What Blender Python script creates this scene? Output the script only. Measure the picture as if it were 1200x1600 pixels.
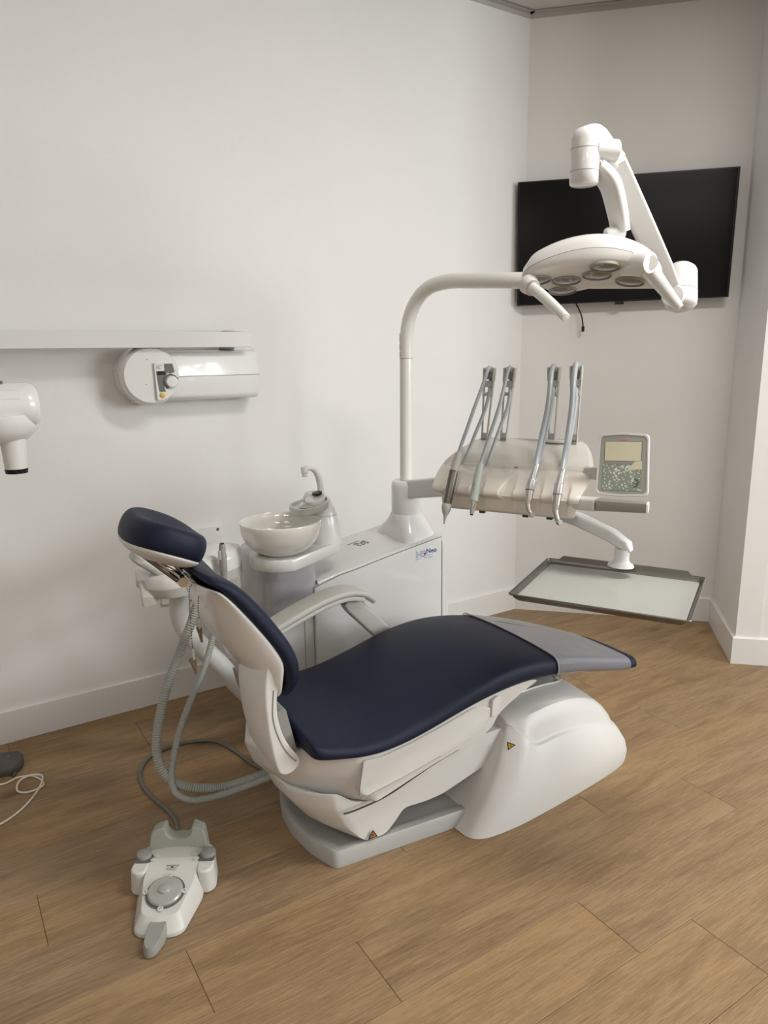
import bpy, bmesh, math, random
from math import sin, cos, pi, radians, atan2
from mathutils import Vector, Matrix
random.seed(7)
S = bpy.context.scene
for o in list(bpy.data.objects): bpy.data.objects.remove(o)
COL = S.collection

# ---------------------------------------------------------------- camera
cam = bpy.data.cameras.new('camera'); cam.sensor_fit = 'HORIZONTAL'; cam.sensor_width = 36.0
cam.lens = 1131.4 / 1200 * 36.0; cam.clip_start = 0.05
co = bpy.data.objects.new('camera', cam); COL.objects.link(co)
co.location = (0, 0, 1.4)
co.rotation_mode = 'QUATERNION'
co.rotation_quaternion = (Matrix.Rotation(radians(90 - 12.556), 3, 'X') @ Matrix.Rotation(radians(-0.733), 3, 'Z')).to_quaternion()
S.camera = co

# ---------------------------------------------------------------- world, lights, exposure
W = bpy.data.worlds.new('world'); S.world = W; W.use_nodes = True
bg = W.node_tree.nodes['Background']; bg.inputs[0].default_value = (.75, .86, 1, 1); bg.inputs[1].default_value = 1.0
S.view_settings.view_transform = 'Standard'; S.view_settings.look = 'None'
S.view_settings.gamma = 1; S.view_settings.use_curve_mapping = False
S.view_settings.exposure = 0.36

def area(name, loc, direction, sx, sy, power, col):
    l = bpy.data.lights.new(name, 'AREA'); l.shape = 'RECTANGLE'; l.size = sx; l.size_y = sy
    l.energy = power; l.color = col
    o = bpy.data.objects.new(name, l); COL.objects.link(o); o.location = loc
    o.rotation_euler = Vector(direction).to_track_quat('-Z', 'Y').to_euler()
    return o
area('daylight_window', (4.86, 0.35, 1.85), (-1, 0.0, -0.03), 2.7, 1.3, 148, (.925, .98, 1))
area('ceiling_panel_light', (1.3, 1.4, 2.90), (0, 0, -1), 1.15, .25, 34, (1, .965, .915))
area('ceiling_panel_light', (-1.3, 0.2, 2.90), (0, 0, -1), 1.15, .25, 3, (1, .965, .915))
area('ceiling_panel_light', (0.9, -1.5, 2.90), (0, 0, -1), 1.15, .25, 17, (1, .965, .915))
area('ceiling_panel_light', (-1.3, -1.8, 2.90), (0, 0, -1), 1.15, .25, 17, (1, .965, .915))

# ---------------------------------------------------------------- materials
def mat(name, col, rough=.5, metal=0, coat=0, spec=.5, bump=None, alpha=1, trans=0):
    m = bpy.data.materials.new(name); m.use_nodes = True; nt = m.node_tree; b = nt.nodes['Principled BSDF']
    b.inputs['Base Color'].default_value = (*col, 1); b.inputs['Roughness'].default_value = rough
    b.inputs['Metallic'].default_value = metal; b.inputs['Coat Weight'].default_value = coat
    b.inputs['Coat Roughness'].default_value = .06
    b.inputs['Specular IOR Level'].default_value = spec; b.inputs['Alpha'].default_value = alpha
    b.inputs['Transmission Weight'].default_value = trans
    tc = nt.nodes.new('ShaderNodeTexCoord'); no = nt.nodes.new('ShaderNodeTexNoise')
    sc, st = bump if bump else (120, .004)
    no.inputs['Scale'].default_value = sc; no.inputs['Detail'].default_value = 3
    nt.links.new(tc.outputs['Object'], no.inputs['Vector'])
    bp = nt.nodes.new('ShaderNodeBump'); bp.inputs['Strength'].default_value = st * 10; bp.inputs['Distance'].default_value = .002
    nt.links.new(no.outputs['Fac'], bp.inputs['Height']); 
    if bump: nt.links.new(bp.outputs['Normal'], b.inputs['Normal'])
    # slight tone variation
    mx = nt.nodes.new('ShaderNodeMix'); mx.data_type = 'RGBA'
    mx.inputs[6].default_value = (*col, 1); mx.inputs[7].default_value = (*[c * .94 for c in col], 1)
    n2 = nt.nodes.new('ShaderNodeTexNoise'); n2.inputs['Scale'].default_value = 2.5
    nt.links.new(tc.outputs['Object'], n2.inputs['Vector'])
    nt.links.new(n2.outputs['Fac'], mx.inputs[0]); nt.links.new(mx.outputs[2], b.inputs['Base Color'])
    return m
WALL = mat('wall_paint', (.76, .752, .735), .75, bump=(260, .02))
CEIL = mat('ceiling_paint', (.60, .58, .56), .8, bump=(200, .02))
BASEB = mat('skirting_paint', (.76, .745, .715), .35)
WHITE = mat('white_plastic', (.72, .715, .70), .24, coat=.35)
WHITE2 = mat('satin_white_plastic', (.66, .65, .625), .40)
CREAM = mat('cream_plastic', (.77, .72, .645), .22, coat=.6)
BOWL = mat('white_ceramic', (.80, .79, .73), .12, coat=1)
NAVY = mat('navy_upholstery', (.0055, .0092, .0265), .50, bump=(700, .04), spec=.25)
GREY = mat('light_grey_plate', (.42, .42, .40), .4)
PGREY = mat('pedal_grey', (.60, .59, .55), .38)
PGREY2 = mat('pedal_dark_grey', (.29, .29, .265), .45)
RING = mat('ring_dark_grey', (.12, .12, .115), .5)
ARMG = mat('warm_grey_plastic', (.44, .435, .40), .4)
HOSE = mat('pale_blue_grey_hose', (.36, .39, .41), .3)
SHOSE = mat('grey_suction_hose', (.34, .35, .325), .5)
CHROME = mat('chrome', (.62, .60, .57), .16, metal=1)
STEEL = mat('brushed_steel', (.55, .52, .48), .3, metal=1)
DSTEEL = mat('dark_steel', (.19, .18, .16), .32, metal=.9)
BLACK = mat('black_plastic', (.009, .009, .009), .35, spec=.25)
SCREEN = mat('tv_screen', (.003, .003, .003), .20, spec=.16)
DARK = mat('dark_gap', (.03, .028, .026), .7)
SEAM = mat('seam_grey', (.26, .25, .235), .6)
CABLE_M = mat('grey_cable', (.15, .145, .13), .5)
WCAB = mat('white_cable', (.75, .68, .60), .4)
ADPT = mat('charcoal_plastic', (.075, .068, .062), .5, bump=(300, .05))
GREEN = mat('green_button', (.01, .10, .035), .4)
BLUE = mat('blue_print', (.01, .08, .26), .4)
RED = mat('red_print', (.45, .03, .03), .4)
GPRINT = mat('grey_print', (.22, .23, .26), .5)
YEL = mat('yellow_print', (.62, .42, .03), .4)
ORG = mat('orange_print', (.42, .17, .05), .4)
BEIGEW = mat('grey_brown_handle', (.26, .24, .21), .45)
NOZ = mat('grey_rubber', (.46, .47, .43), .5)
GUM = mat('pale_green_grey', (.45, .50, .46), .35)
FILMC = mat('lens_glass', (.17, .165, .155), .12, coat=1)
BRONZE = mat('bronze_clip', (.22, .17, .12), .4, metal=.7)

def film(name, col, alpha, rough):
    m = mat(name, col, rough, coat=.5, bump=(18, .12)); m.node_tree.nodes['Principled BSDF'].inputs['Alpha'].default_value = alpha
    return m
FOOTF = film('clear_foot_film', (.21, .21, .235), .78, .16)
UNITF = film('hazy_protective_film', (.50, .49, .52), .93, .2)

def tray_mat():
    m = mat('textured_tray_liner', (.43, .44, .41), .3, metal=.0)
    nt = m.node_tree; b = nt.nodes['Principled BSDF']
    tc = nt.nodes.new('ShaderNodeTexCoord'); v = nt.nodes.new('ShaderNodeTexVoronoi'); v.inputs['Scale'].default_value = 170
    nt.links.new(tc.outputs['Object'], v.inputs['Vector'])
    bp = nt.nodes.new('ShaderNodeBump'); bp.inputs['Strength'].default_value = .35; bp.inputs['Distance'].default_value = .001
    nt.links.new(v.outputs['Distance'], bp.inputs['Height']); nt.links.new(bp.outputs['Normal'], b.inputs['Normal'])
    return m
LINER = tray_mat()

def speckle_mat():
    m = bpy.data.materials.new('speckled_painted_reflection'); m.use_nodes = True; nt = m.node_tree; b = nt.nodes['Principled BSDF']
    tc = nt.nodes.new('ShaderNodeTexCoord'); v = nt.nodes.new('ShaderNodeTexVoronoi'); v.inputs['Scale'].default_value = 150
    n = nt.nodes.new('ShaderNodeTexNoise'); n.inputs['Scale'].default_value = 30
    nt.links.new(tc.outputs['Object'], v.inputs['Vector']); nt.links.new(tc.outputs['Object'], n.inputs['Vector'])
    ad = nt.nodes.new('ShaderNodeMath'); ad.operation = 'MULTIPLY_ADD'; ad.inputs[1].default_value = -.9; 
    nt.links.new(n.outputs['Fac'], ad.inputs[0]); nt.links.new(v.outputs['Distance'], ad.inputs[2])
    r = nt.nodes.new('ShaderNodeValToRGB'); r.color_ramp.elements[0].position = -.0; r.color_ramp.elements[0].color = (.66, .69, .58, 1)
    r.color_ramp.elements[1].position = .030; r.color_ramp.elements[1].color = (.27, .315, .265, 1)
    ad2 = nt.nodes.new('ShaderNodeMath'); ad2.operation = 'ADD'; ad2.inputs[1].default_value = .12
    nt.links.new(ad.outputs[0], ad2.inputs[0]); nt.links.new(ad2.outputs[0], r.inputs[0])
    nt.links.new(r.outputs[0], b.inputs['Base Color']); b.inputs['Roughness'].default_value = .25
    return m
SPECK = speckle_mat()  # viewer's reflection painted as grey-green colour with pale specks
PANEY = mat('pale_yellow_reflection', (.70, .67, .50), .15)  # pale tone of the viewer's reflection, put into the colour

def wood():
    m = bpy.data.materials.new('oak_plank'); m.use_nodes = True; nt = m.node_tree; b = nt.nodes['Principled BSDF']
    L = nt.links.new
    tc = nt.nodes.new('ShaderNodeTexCoord'); oi = nt.nodes.new('ShaderNodeObjectInfo')
    sep = nt.nodes.new('ShaderNodeSeparateXYZ'); L(tc.outputs['Object'], sep.inputs[0])
    def math_(op, a, bb=None, c=None):
        n = nt.nodes.new('ShaderNodeMath'); n.operation = op
        for i, x in enumerate((a, bb, c)):
            if x is None: continue
            if isinstance(x, (int, float)): n.inputs[i].default_value = x
            else: L(x, n.inputs[i])
        return n.outputs[0]
    rnd = oi.outputs['Random']
    off = math_('MULTIPLY', rnd, 37.0)
    def vec(sx, sy, o=0):
        c = nt.nodes.new('ShaderNodeCombineXYZ')
        L(math_('MULTIPLY', sep.outputs[0], sx), c.inputs[0]); L(math_('MULTIPLY', sep.outputs[1], sy), c.inputs[1]); L(math_('ADD', off, o), c.inputs[2])
        return c.outputs[0]
    def noise(v, sc, det=4, rough=.55, dist=0):
        n = nt.nodes.new('ShaderNodeTexNoise'); L(v, n.inputs['Vector']); n.inputs['Scale'].default_value = sc
        n.inputs['Detail'].default_value = det; n.inputs['Roughness'].default_value = rough; n.inputs['Distortion'].default_value = dist
        return n.outputs['Fac']
    grain = noise(vec(5.5, 120), 1.6, 5, .62, .35)       # fine long fibres
    fine = noise(vec(22, 420, 5), 1.5, 3, .75)
    broad = noise(vec(1.6, 9.5, 9), 1.5, 5, .6, 1.2)   # broad light and dark figure
    patch = noise(vec(.9, 3.2, 20), 1.6, 2)
    # cathedral figure: wave distorted
    wv = nt.nodes.new('ShaderNodeTexWave'); wv.wave_type = 'RINGS'; wv.rings_direction = 'Y'
    L(vec(1.4, 6.5, 3), wv.inputs['Vector']); wv.inputs['Scale'].default_value = 1.5; wv.inputs['Distortion'].default_value = 7
    wv.inputs['Detail'].default_value = 2.5; wv.inputs['Detail Scale'].default_value = 1.1
    # knots
    vo = nt.nodes.new('ShaderNodeTexVoronoi'); L(vec(2.3, 5.2, 40), vo.inputs['Vector']); vo.inputs['Scale'].default_value = 1.05
    kn = nt.nodes.new('ShaderNodeValToRGB'); L(vo.outputs['Distance'], kn.inputs[0])
    kn.color_ramp.elements[0].position = .025; kn.color_ramp.elements[0].color = (1, 1, 1, 1)
    kn.color_ramp.elements[1].position = .16; kn.color_ramp.elements[1].color = (0, 0, 0, 1)
    f = math_('MULTIPLY_ADD', grain, 1.20, -1.22); f = math_('MULTIPLY_ADD', fine, 1.15, f); f = math_('MULTIPLY_ADD', broad, 1.05, f)
    f = math_('MULTIPLY_ADD', patch, .40, f); f = math_('MULTIPLY_ADD', wv.outputs['Fac'], .12, f)
    f = math_('MULTIPLY_ADD', kn.outputs[0], -.55, f)
    f = math_('MULTIPLY_ADD', rnd, .10, f)
    ramp = nt.nodes.new('ShaderNodeValToRGB'); L(f, ramp.inputs[0])
    e = ramp.color_ramp.elements
    e[0].position = .05; e[0].color = (.098, .056, .024, 1)
    e[1].position = 1.0; e[1].color = (.335, .217, .107, 1)
    e.new(.42).color = (.200, .122, .058, 1); e.new(.72).color = (.258, .163, .079, 1)
    hs = nt.nodes.new('ShaderNodeHueSaturation'); L(ramp.outputs[0], hs.inputs['Color'])
    L(math_('MULTIPLY_ADD', rnd, .10, .95), hs.inputs['Value']); L(math_('MULTIPLY_ADD', rnd, .12, .90), hs.inputs['Saturation'])
    L(hs.outputs[0], b.inputs['Base Color'])
    b.inputs['Roughness'].default_value = .52; b.inputs['Specular IOR Level'].default_value = .4
    bp = nt.nodes.new('ShaderNodeBump'); bp.inputs['Strength'].default_value = .25; bp.inputs['Distance'].default_value = .001
    L(fine, bp.inputs['Height']); L(bp.outputs['Normal'], b.inputs['Normal'])
    return m
OAK = wood()

# ---------------------------------------------------------------- mesh helpers
def link(name, me, m, parent=None, smooth=True, bevel=0, seg=3, sub=0, angle=35, **kw):
    me.materials.append(m)
    if smooth:
        me.polygons.foreach_set('use_smooth', [True] * len(me.polygons))
        if not sub and not bevel: me.set_sharp_from_angle(angle=radians(angle))
    o = bpy.data.objects.new(name, me); COL.objects.link(o)
    if parent: o.parent = parent
    if bevel:
        b = o.modifiers.new('bevel', 'BEVEL'); b.width = bevel; b.segments = seg; b.limit_method = 'ANGLE'; b.angle_limit = radians(angle); b.harden_normals = True
    if sub:
        s = o.modifiers.new('sub', 'SUBSURF'); s.levels = sub; s.render_levels = sub
    for k, v in kw.items(): o[k] = v
    return o

def thing(name, label, category, loc=(0, 0, 0), rotz=0, group=None):
    o = bpy.data.objects.new(name, None); COL.objects.link(o); o.location = loc; o.rotation_euler = (0, 0, rotz)
    o.empty_display_size = .05
    o['label'] = label; o['category'] = category
    if group: o['group'] = group
    return o
def tag(o, label, category, group=None):
    o['label'] = label; o['category'] = category
    if group: o['group'] = group
    return o

class MB:
    def __init__(s): s.v = []; s.f = []
    def add(s, vs, fs):
        n = len(s.v); s.v += [tuple(v) for v in vs]; s.f += [tuple(i + n for i in f) for f in fs]; return s
    def box(s, c, d, rot=None):
        x, y, z = [k / 2 for k in d]
        P = [Vector((a * x, b * y, e * z)) for e in (-1, 1) for b in (-1, 1) for a in (-1, 1)]
        if rot is not None: P = [rot @ p for p in P]
        P = [p + Vector(c) for p in P]
        return s.add(P, [(0, 2, 3, 1), (4, 5, 7, 6), (0, 1, 5, 4), (2, 6, 7, 3), (0, 4, 6, 2), (1, 3, 7, 5)])
    def loft(s, rings, close=True, cap=True):
        n = len(rings[0]); vs = [p for r in rings for p in r]; fs = []
        for i in range(len(rings) - 1):
            for j in range(n if close else n - 1):
                k = (j + 1) % n
                fs.append((i * n + j, i * n + k, (i + 1) * n + k, (i + 1) * n + j))
        if cap:
            fs.append(tuple(range(n - 1, -1, -1))); fs.append(tuple((len(rings) - 1) * n + j for j in range(n)))
        return s.add(vs, fs)
    def prism(s, poly, a, b, axis='z'):
        f = {'z': lambda p, t: (p[0], p[1], t), 'y': lambda p, t: (p[0], t, p[1]), 'x': lambda p, t: (t, p[0], p[1])}[axis]
        return s.loft([[f(p, a) for p in poly], [f(p, b) for p in poly]])
    def lathe(s, prof, c=(0, 0, 0), seg=40, rot=None, sx=1, sy=1, cap=True):
        c = Vector(c); rings = []
        for r, z in prof:
            ring = [Vector((r * cos(2 * pi * k / seg) * sx, r * sin(2 * pi * k / seg) * sy, z)) for k in range(seg)]
            if rot is not None: ring = [rot @ p for p in ring]
            rings.append([p + c for p in ring])
        return s.loft(rings, cap=cap)
    def tube(s, pts, rad, seg=16, smooth=6, shape=None, up=(0, 0, 1), cap=True):
        """sweep a round (or given 2D shape) section along points; rad may be a list"""
        P = [Vector(p) for p in pts]
        R = list(rad) if isinstance(rad, (list, tuple)) else [rad] * len(P)
        if smooth > 1 and len(P) > 2: P, R = spline(P, R, smooth)
        T = []
        for i in range(len(P)):
            a = P[max(i - 1, 0)]; b = P[min(i + 1, len(P) - 1)]; T.append((b - a).normalized())
        u = Vector(up)
        if abs(u.dot(T[0])) > .95: u = Vector((1, 0, 0))
        n = (u - T[0] * u.dot(T[0])).normalized(); rings = []
        for i, p in enumerate(P):
            if i:
                q = T[i - 1].rotation_difference(T[i]); n = (q @ n); n = (n - T[i] * n.dot(T[i])).normalized()
            b = T[i].cross(n)
            if shape: ring = [p + n * (y * R[i]) + b * (x * R[i]) for x, y in shape]
            else: ring = [p + n * (R[i] * cos(2 * pi * k / seg)) + b * (R[i] * sin(2 * pi * k / seg)) for k in range(seg)]
            rings.append(ring)
        return s.loft(rings, cap=cap)
    def mesh(s, name='mesh', fix=True):
        me = bpy.data.meshes.new(name); me.from_pydata(s.v, [], s.f); me.update()
        if fix:
            bm = bmesh.new(); bm.from_mesh(me); bmesh.ops.recalc_face_normals(bm, faces=bm.faces); bm.to_mesh(me); bm.free()
        return me
    def obj(s, name, m, parent=None, **kw): return link(name, s.mesh(name), m, parent, **kw)

def spline(P, R, k):
    out = []; rr = []
    n = len(P)
    for i in range(n - 1):
        p0 = P[i - 1] if i else P[0] * 2 - P[1]; p1 = P[i]; p2 = P[i + 1]; p3 = P[i + 2] if i + 2 < n else P[-1] * 2 - P[-2]
        for j in range(k):
            t = j / k; t2 = t * t; t3 = t2 * t
            out.append(.5 * ((2 * p1) + (p2 - p0) * t + (2 * p0 - 5 * p1 + 4 * p2 - p3) * t2 + (-p0 + 3 * p1 - 3 * p2 + p3) * t3))
            rr.append(R[i] + (R[i + 1] - R[i]) * t)
    out.append(P[-1]); rr.append(R[-1]); return out, rr
def rrect(w, h, r, n=5):
    out = []
    for cx, cy, a in ((w / 2 - r, h / 2 - r, 0), (-w / 2 + r, h / 2 - r, 90), (-w / 2 + r, -h / 2 + r, 180), (w / 2 - r, -h / 2 + r, 270)):
        for k in range(n + 1):
            t = radians(a + 90 * k / n); out.append((cx + r * cos(t), cy + r * sin(t)))
    return out
def lerp(a, b, t): return a + (b - a) * t
def interp(x, xs, ys):
    if x <= xs[0]: return ys[0]
    for i in range(len(xs) - 1):
        if x <= xs[i + 1]: return lerp(ys[i], ys[i + 1], (x - xs[i]) / (xs[i + 1] - xs[i]))
    return ys[-1]
def smooth_poly(poly, r=.02, n=4):
    """round the corners of a closed polygon"""
    out = []; N = len(poly)
    for i in range(N):
        p0, p1, p2 = Vector(poly[i - 1]), Vector(poly[i]), Vector(poly[(i + 1) % N])
        a = (p0 - p1); b = (p2 - p1); ra = min(r, a.length * .45); rb = min(r, b.length * .45)
        A = p1 + a.normalized() * ra; B = p1 + b.normalized() * rb
        for k in range(n + 1):
            t = k / n; out.append(tuple((1 - t) ** 2 * A + 2 * t * (1 - t) * p1 + t * t * B))
    return out
def yloft(poly, ys, fn):
    """loft an x-z outline through y stations, each point moved by fn(x, z, y)"""
    return MB().loft([[fn(x, z, y) for x, z in poly] for y in ys])

# ---------------------------------------------------------------- measured positions in metres
HOSES=[{'rear': [(-0.2366, 0.115, 1.0487), (-0.228, 0.13, 1.0773), (-0.2143, 0.18, 1.1526), (-0.1988, 0.21, 1.2147), (-0.1943, 0.225, 1.2539), (-0.1959, 0.245, 1.2928)], 'front': [(-0.1973, 0.24, 1.3427), (-0.1965, 0.215, 1.3296), (-0.1993, 0.19, 1.2952), (-0.2066, 0.14, 1.2296), (-0.2075, 0.07, 1.1581), (-0.2054, 0.02, 1.1159), (-0.1992, -0.01, 1.0973)], 'hp': [(-0.1992, -0.01, 1.0973), (-0.2046, -0.03, 1.0545), (-0.2135, -0.06, 0.9563), (-0.2148, -0.075, 0.9057)]}, {'rear': [(-0.1568, 0.115, 1.0496), (-0.1505, 0.13, 1.0816), (-0.1407, 0.18, 1.1554), (-0.1275, 0.21, 1.2166), (-0.1252, 0.225, 1.2551), (-0.1286, 0.245, 1.2934)], 'front': [(-0.1303, 0.24, 1.3427), (-0.13, 0.215, 1.3298), (-0.1289, 0.19, 1.2959), (-0.1286, 0.14, 1.2314), (-0.1268, 0.07, 1.167), (-0.1275, 0.015, 1.1111), (-0.1276, -0.02, 1.0729)], 'hp': [(-0.1276, -0.02, 1.0729), (-0.131, -0.035, 1.0303), (-0.1323, -0.055, 0.9757), (-0.1337, -0.065, 0.94)]}, {'rear': [(-0.0011, 0.115, 1.0594), (0.0031, 0.13, 1.0901), (0.0059, 0.18, 1.1611), (0.0091, 0.21, 1.2201), (0.0095, 0.225, 1.2575), (0.0086, 0.245, 1.2948)], 'front': [(0.0059, 0.24, 1.3464), (0.0075, 0.215, 1.3301), (0.0116, 0.19, 1.2973), (0.0185, 0.14, 1.2256), (0.0253, 0.07, 1.162), (0.0316, 0.015, 1.1141), (0.0357, -0.02, 1.0795)], 'hp': [(0.0357, -0.02, 1.0795), (0.0306, -0.03, 1.0484), (0.0273, -0.04, 1.0191), (0.0277, -0.055, 0.9767), (0.0372, -0.06, 0.9532), (0.0505, -0.075, 0.9594)]}, {'rear': [(0.0748, 0.115, 1.0641), (0.0809, 0.13, 1.0944), (0.0806, 0.18, 1.164), (0.0803, 0.21, 1.2219), (0.0788, 0.225, 1.2587), (0.0762, 0.245, 1.2954)], 'front': [(0.073, 0.24, 1.3519), (0.0761, 0.215, 1.3303), (0.0798, 0.19, 1.2979), (0.0894, 0.14, 1.2275), (0.0989, 0.07, 1.1524), (0.1058, 0.015, 1.1056), (0.1091, -0.02, 1.07)], 'hp': [(0.1091, -0.02, 1.07), (0.1058, -0.03, 1.0413), (0.1043, -0.04, 1.0127), (0.1049, -0.055, 0.9658), (0.1142, -0.06, 0.9391), (0.1282, -0.075, 0.9473)]}]
ARMS=[[(-0.1972, 0.24, 1.3368), (-0.2101, 0.24, 1.1199)], [(-0.1302, 0.24, 1.3368), (-0.1457, 0.24, 1.1227)], [(0.0082, 0.24, 1.3388), (0.0085, 0.24, 1.1276)], [(0.0753, 0.24, 1.3426), (0.0773, 0.24, 1.1268)]]
SCREENP=[(0.1885, 0.06, 1.1698), (0.3184, 0.06, 1.1734), (0.3297, 0.03, 1.0131), (0.1909, 0.03, 1.0071)]
HANDLE=[(0.1531, 0.01, 0.9788), (0.1998, 0.01, 0.9829), (0.3311, 0.01, 0.9858)]
TRAYARM=[(0.0601, 0.12, 0.9261), (0.1351, 0.1, 0.9143), (0.2327, 0.07, 0.8859), (0.2845, 0.05, 0.8578)]
TRAYPOST=[(0.2678, 0.05, 0.8503), (0.2667, 0.05, 0.8095)]
TRAY=[(0.3298, 1.7621, 0.785), (0.7119, 1.5686, 0.785), (0.8595, 1.8731, 0.785), (0.4758, 2.0954, 0.785)]
TRAYMOUNT=[(0.6655, 1.9576, 0.8)]
POLE=[(0.0877, 2.78, 0.92), (0.0903, 2.78, 1.3708), (0.0918, 2.775, 1.4525), (0.1037, 2.765, 1.521), (0.131, 2.74, 1.5803), (0.1727, 2.7, 1.619), (0.2336, 2.64, 1.6326), (0.3131, 2.56, 1.6276), (0.4635, 2.44, 1.6159), (0.6879, 2.36, 1.6068), (0.8456, 2.3, 1.6003), (0.8885, 2.28, 1.598)]
LAMPJOINT=[(0.8942, 2.26, 1.6198), (0.8861, 2.22, 1.5147)]
SPRINGARM=[(0.849, 2.19, 1.5493), (0.7857, 2.14, 1.6278), (0.6841, 2.05, 1.7454), (0.5852, 1.96, 1.856), (0.554, 1.93, 1.8813)]
HUB=[(0.5029, 1.92, 1.9052), (0.5036, 1.92, 1.792)]
YOKE=[(0.5454, 1.93, 1.8348), (0.5694, 1.93, 1.8007), (0.5931, 1.94, 1.7472), (0.6111, 1.95, 1.6878), (0.6145, 1.96, 1.6552)]
LHANDLE=[(0.3868, 1.93, 1.5517), (0.4044, 1.91, 1.5343), (0.4261, 1.88, 1.5088), (0.4496, 1.84, 1.4773)]
RHANDLE=[(0.6606, 1.88, 1.5929), (0.6811, 1.87, 1.5645), (0.7067, 1.86, 1.53), (0.732, 1.85, 1.4972)]
LENSES=[(0.4132, 1.95, 1.5751), (0.4957, 1.97, 1.5776), (0.476, 1.9, 1.5451), (0.5737, 2.0, 1.5923), (0.6408, 1.95, 1.5739), (0.6044, 2.08, 1.6183)]
HEADPTS=[(0.3696, 1.95, 1.6008), (0.5111, 2.0, 1.6682), (0.5747, 2.02, 1.6845), (0.6442, 1.97, 1.6547), (0.7032, 1.92, 1.6059), (0.483, 1.9, 1.5326), (0.5856, 1.95, 1.5588)]
ASSIST_TUBE=[(-0.1738, 0.45, 0.71), (-0.1774, 0.45, 0.6035), (-0.1653, 0.45, 0.5399), (-0.1319, 0.45, 0.4727), (-0.0791, 0.45, 0.3854), (0.0033, 0.45, 0.2541)]
HOSEA=[(-0.1312, 0.4, 0.7158), (-0.1765, 0.36, 0.6204), (-0.2317, 0.33, 0.5275), (-0.2919, 0.3, 0.4289), (-0.3265, 0.28, 0.343), (-0.3472, 0.26, 0.2646), (-0.3471, 0.24, 0.2118), (-0.3252, 0.23, 0.1632), (-0.2827, 0.22, 0.1282), (-0.2283, 0.21, 0.1081), (-0.172, 0.2, 0.0983), (-0.1031, 0.16, 0.1227), (-0.0342, 0.12, 0.1535)]
HOSEB=[(-0.0804, 0.4, 0.6319), (-0.1203, 0.36, 0.545), (-0.1626, 0.33, 0.4582), (-0.2177, 0.3, 0.3775), (-0.2624, 0.28, 0.3031), (-0.2992, 0.25, 0.2333), (-0.3216, 0.22, 0.1716), (-0.3153, 0.2, 0.1274), (-0.2744, 0.19, 0.097), (-0.2192, 0.18, 0.0915), (-0.1452, 0.16, 0.1024), (-0.0428, 0.1, 0.1498)]
SUCTION=[(-0.0714, 0.38, 0.8154), (-0.0705, 0.38, 0.7631), (-0.0724, 0.38, 0.7002)]
ASSIST_PTS=[(-0.2951, 0.5, 0.7347), (-0.2774, 0.45, 0.6656), (-0.2724, 0.45, 0.7272), (-0.1889, 0.4, 0.7009), (-0.0691, 0.5, 0.7881), (0.0011, 0.45, 0.7234), (-0.0764, 0.4, 0.6955), (-0.2939, 0.42, 0.7896), (-0.2613, 0.35, 0.7518), (-0.3194, 0.42, 0.8238)]
CABLE=[(-0.6175, 1.903, 0.006), (-0.6454, 1.9486, 0.006), (-0.6883, 2.0092, 0.006), (-0.7668, 2.0877, 0.006), (-0.8204, 2.1636, 0.006), (-0.8477, 2.2477, 0.006), (-0.8275, 2.3408, 0.006), (-0.7389, 2.4123, 0.006), (-0.6347, 2.4187, 0.006), (-0.5428, 2.3467, 0.006), (-0.4662, 2.2627, 0.006), (-0.3913, 2.2064, 0.006)]
WCABLE=[(-1.2783, 2.1694, 0.004), (-1.2525, 2.2042, 0.004), (-1.2079, 2.2107, 0.004), (-1.1675, 2.1892, 0.004), (-1.1452, 2.1592, 0.004), (-1.1549, 2.1341, 0.004), (-1.1847, 2.117, 0.004), (-1.2174, 2.1284, 0.004), (-1.2307, 2.1683, 0.004), (-1.2144, 2.2014, 0.004), (-1.1806, 2.2082, 0.004), (-1.1593, 2.1852, 0.004), (-1.1506, 2.134, 0.004), (-1.1506, 2.0546, 0.004), (-1.1649, 1.9931, 0.004), (-1.1906, 1.947, 0.004), (-1.2568, 1.8747, 0.004)]
TVC=[(0.6627, 3.7373, 2.1811), (1.6238, 3.5139, 2.1894), (1.6207, 3.5146, 1.6249), (0.6748, 3.7345, 1.6091)]
TVCABLE=[(0.9546, 3.7003, 1.6279), (0.971, 3.6965, 1.5911), (0.9876, 3.6926, 1.5511), (0.9956, 3.6907, 1.505)]
CHAIN1=[(-0.29, -0.05, 0.843), (-0.2986, -0.05, 0.8346), (-0.3022, -0.05, 0.807), (-0.3032, -0.05, 0.7484), (-0.3036, -0.05, 0.6974), (-0.3027, -0.05, 0.6628), (-0.3031, -0.05, 0.6107)]
CHAIN2=[(-0.2628, -0.03, 0.819), (-0.2721, -0.03, 0.8038), (-0.276, -0.03, 0.7705), (-0.277, -0.03, 0.7329), (-0.277, -0.03, 0.6844)]

# ================================================================ ROOM
uL = Vector((sin(radians(57.5)), cos(radians(57.5)), 0)); nL = Vector((uL.y, -uL.x, 0))
Bc = Vector((.713, 3.798, 0)); Cc = Vector((1.700, 3.569, 0)); Dc = Vector((1.574, 3.054, 0))
uB = (Cc - Bc).normalized(); CEILZ = 2.925
Ec = Dc + Vector((sin(radians(101.5)), cos(radians(101.5)), 0)) * 3.30
Lc = Bc - uL * 6.0
XR, YB, XL = Ec.x, -3.2, Lc.x

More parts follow.
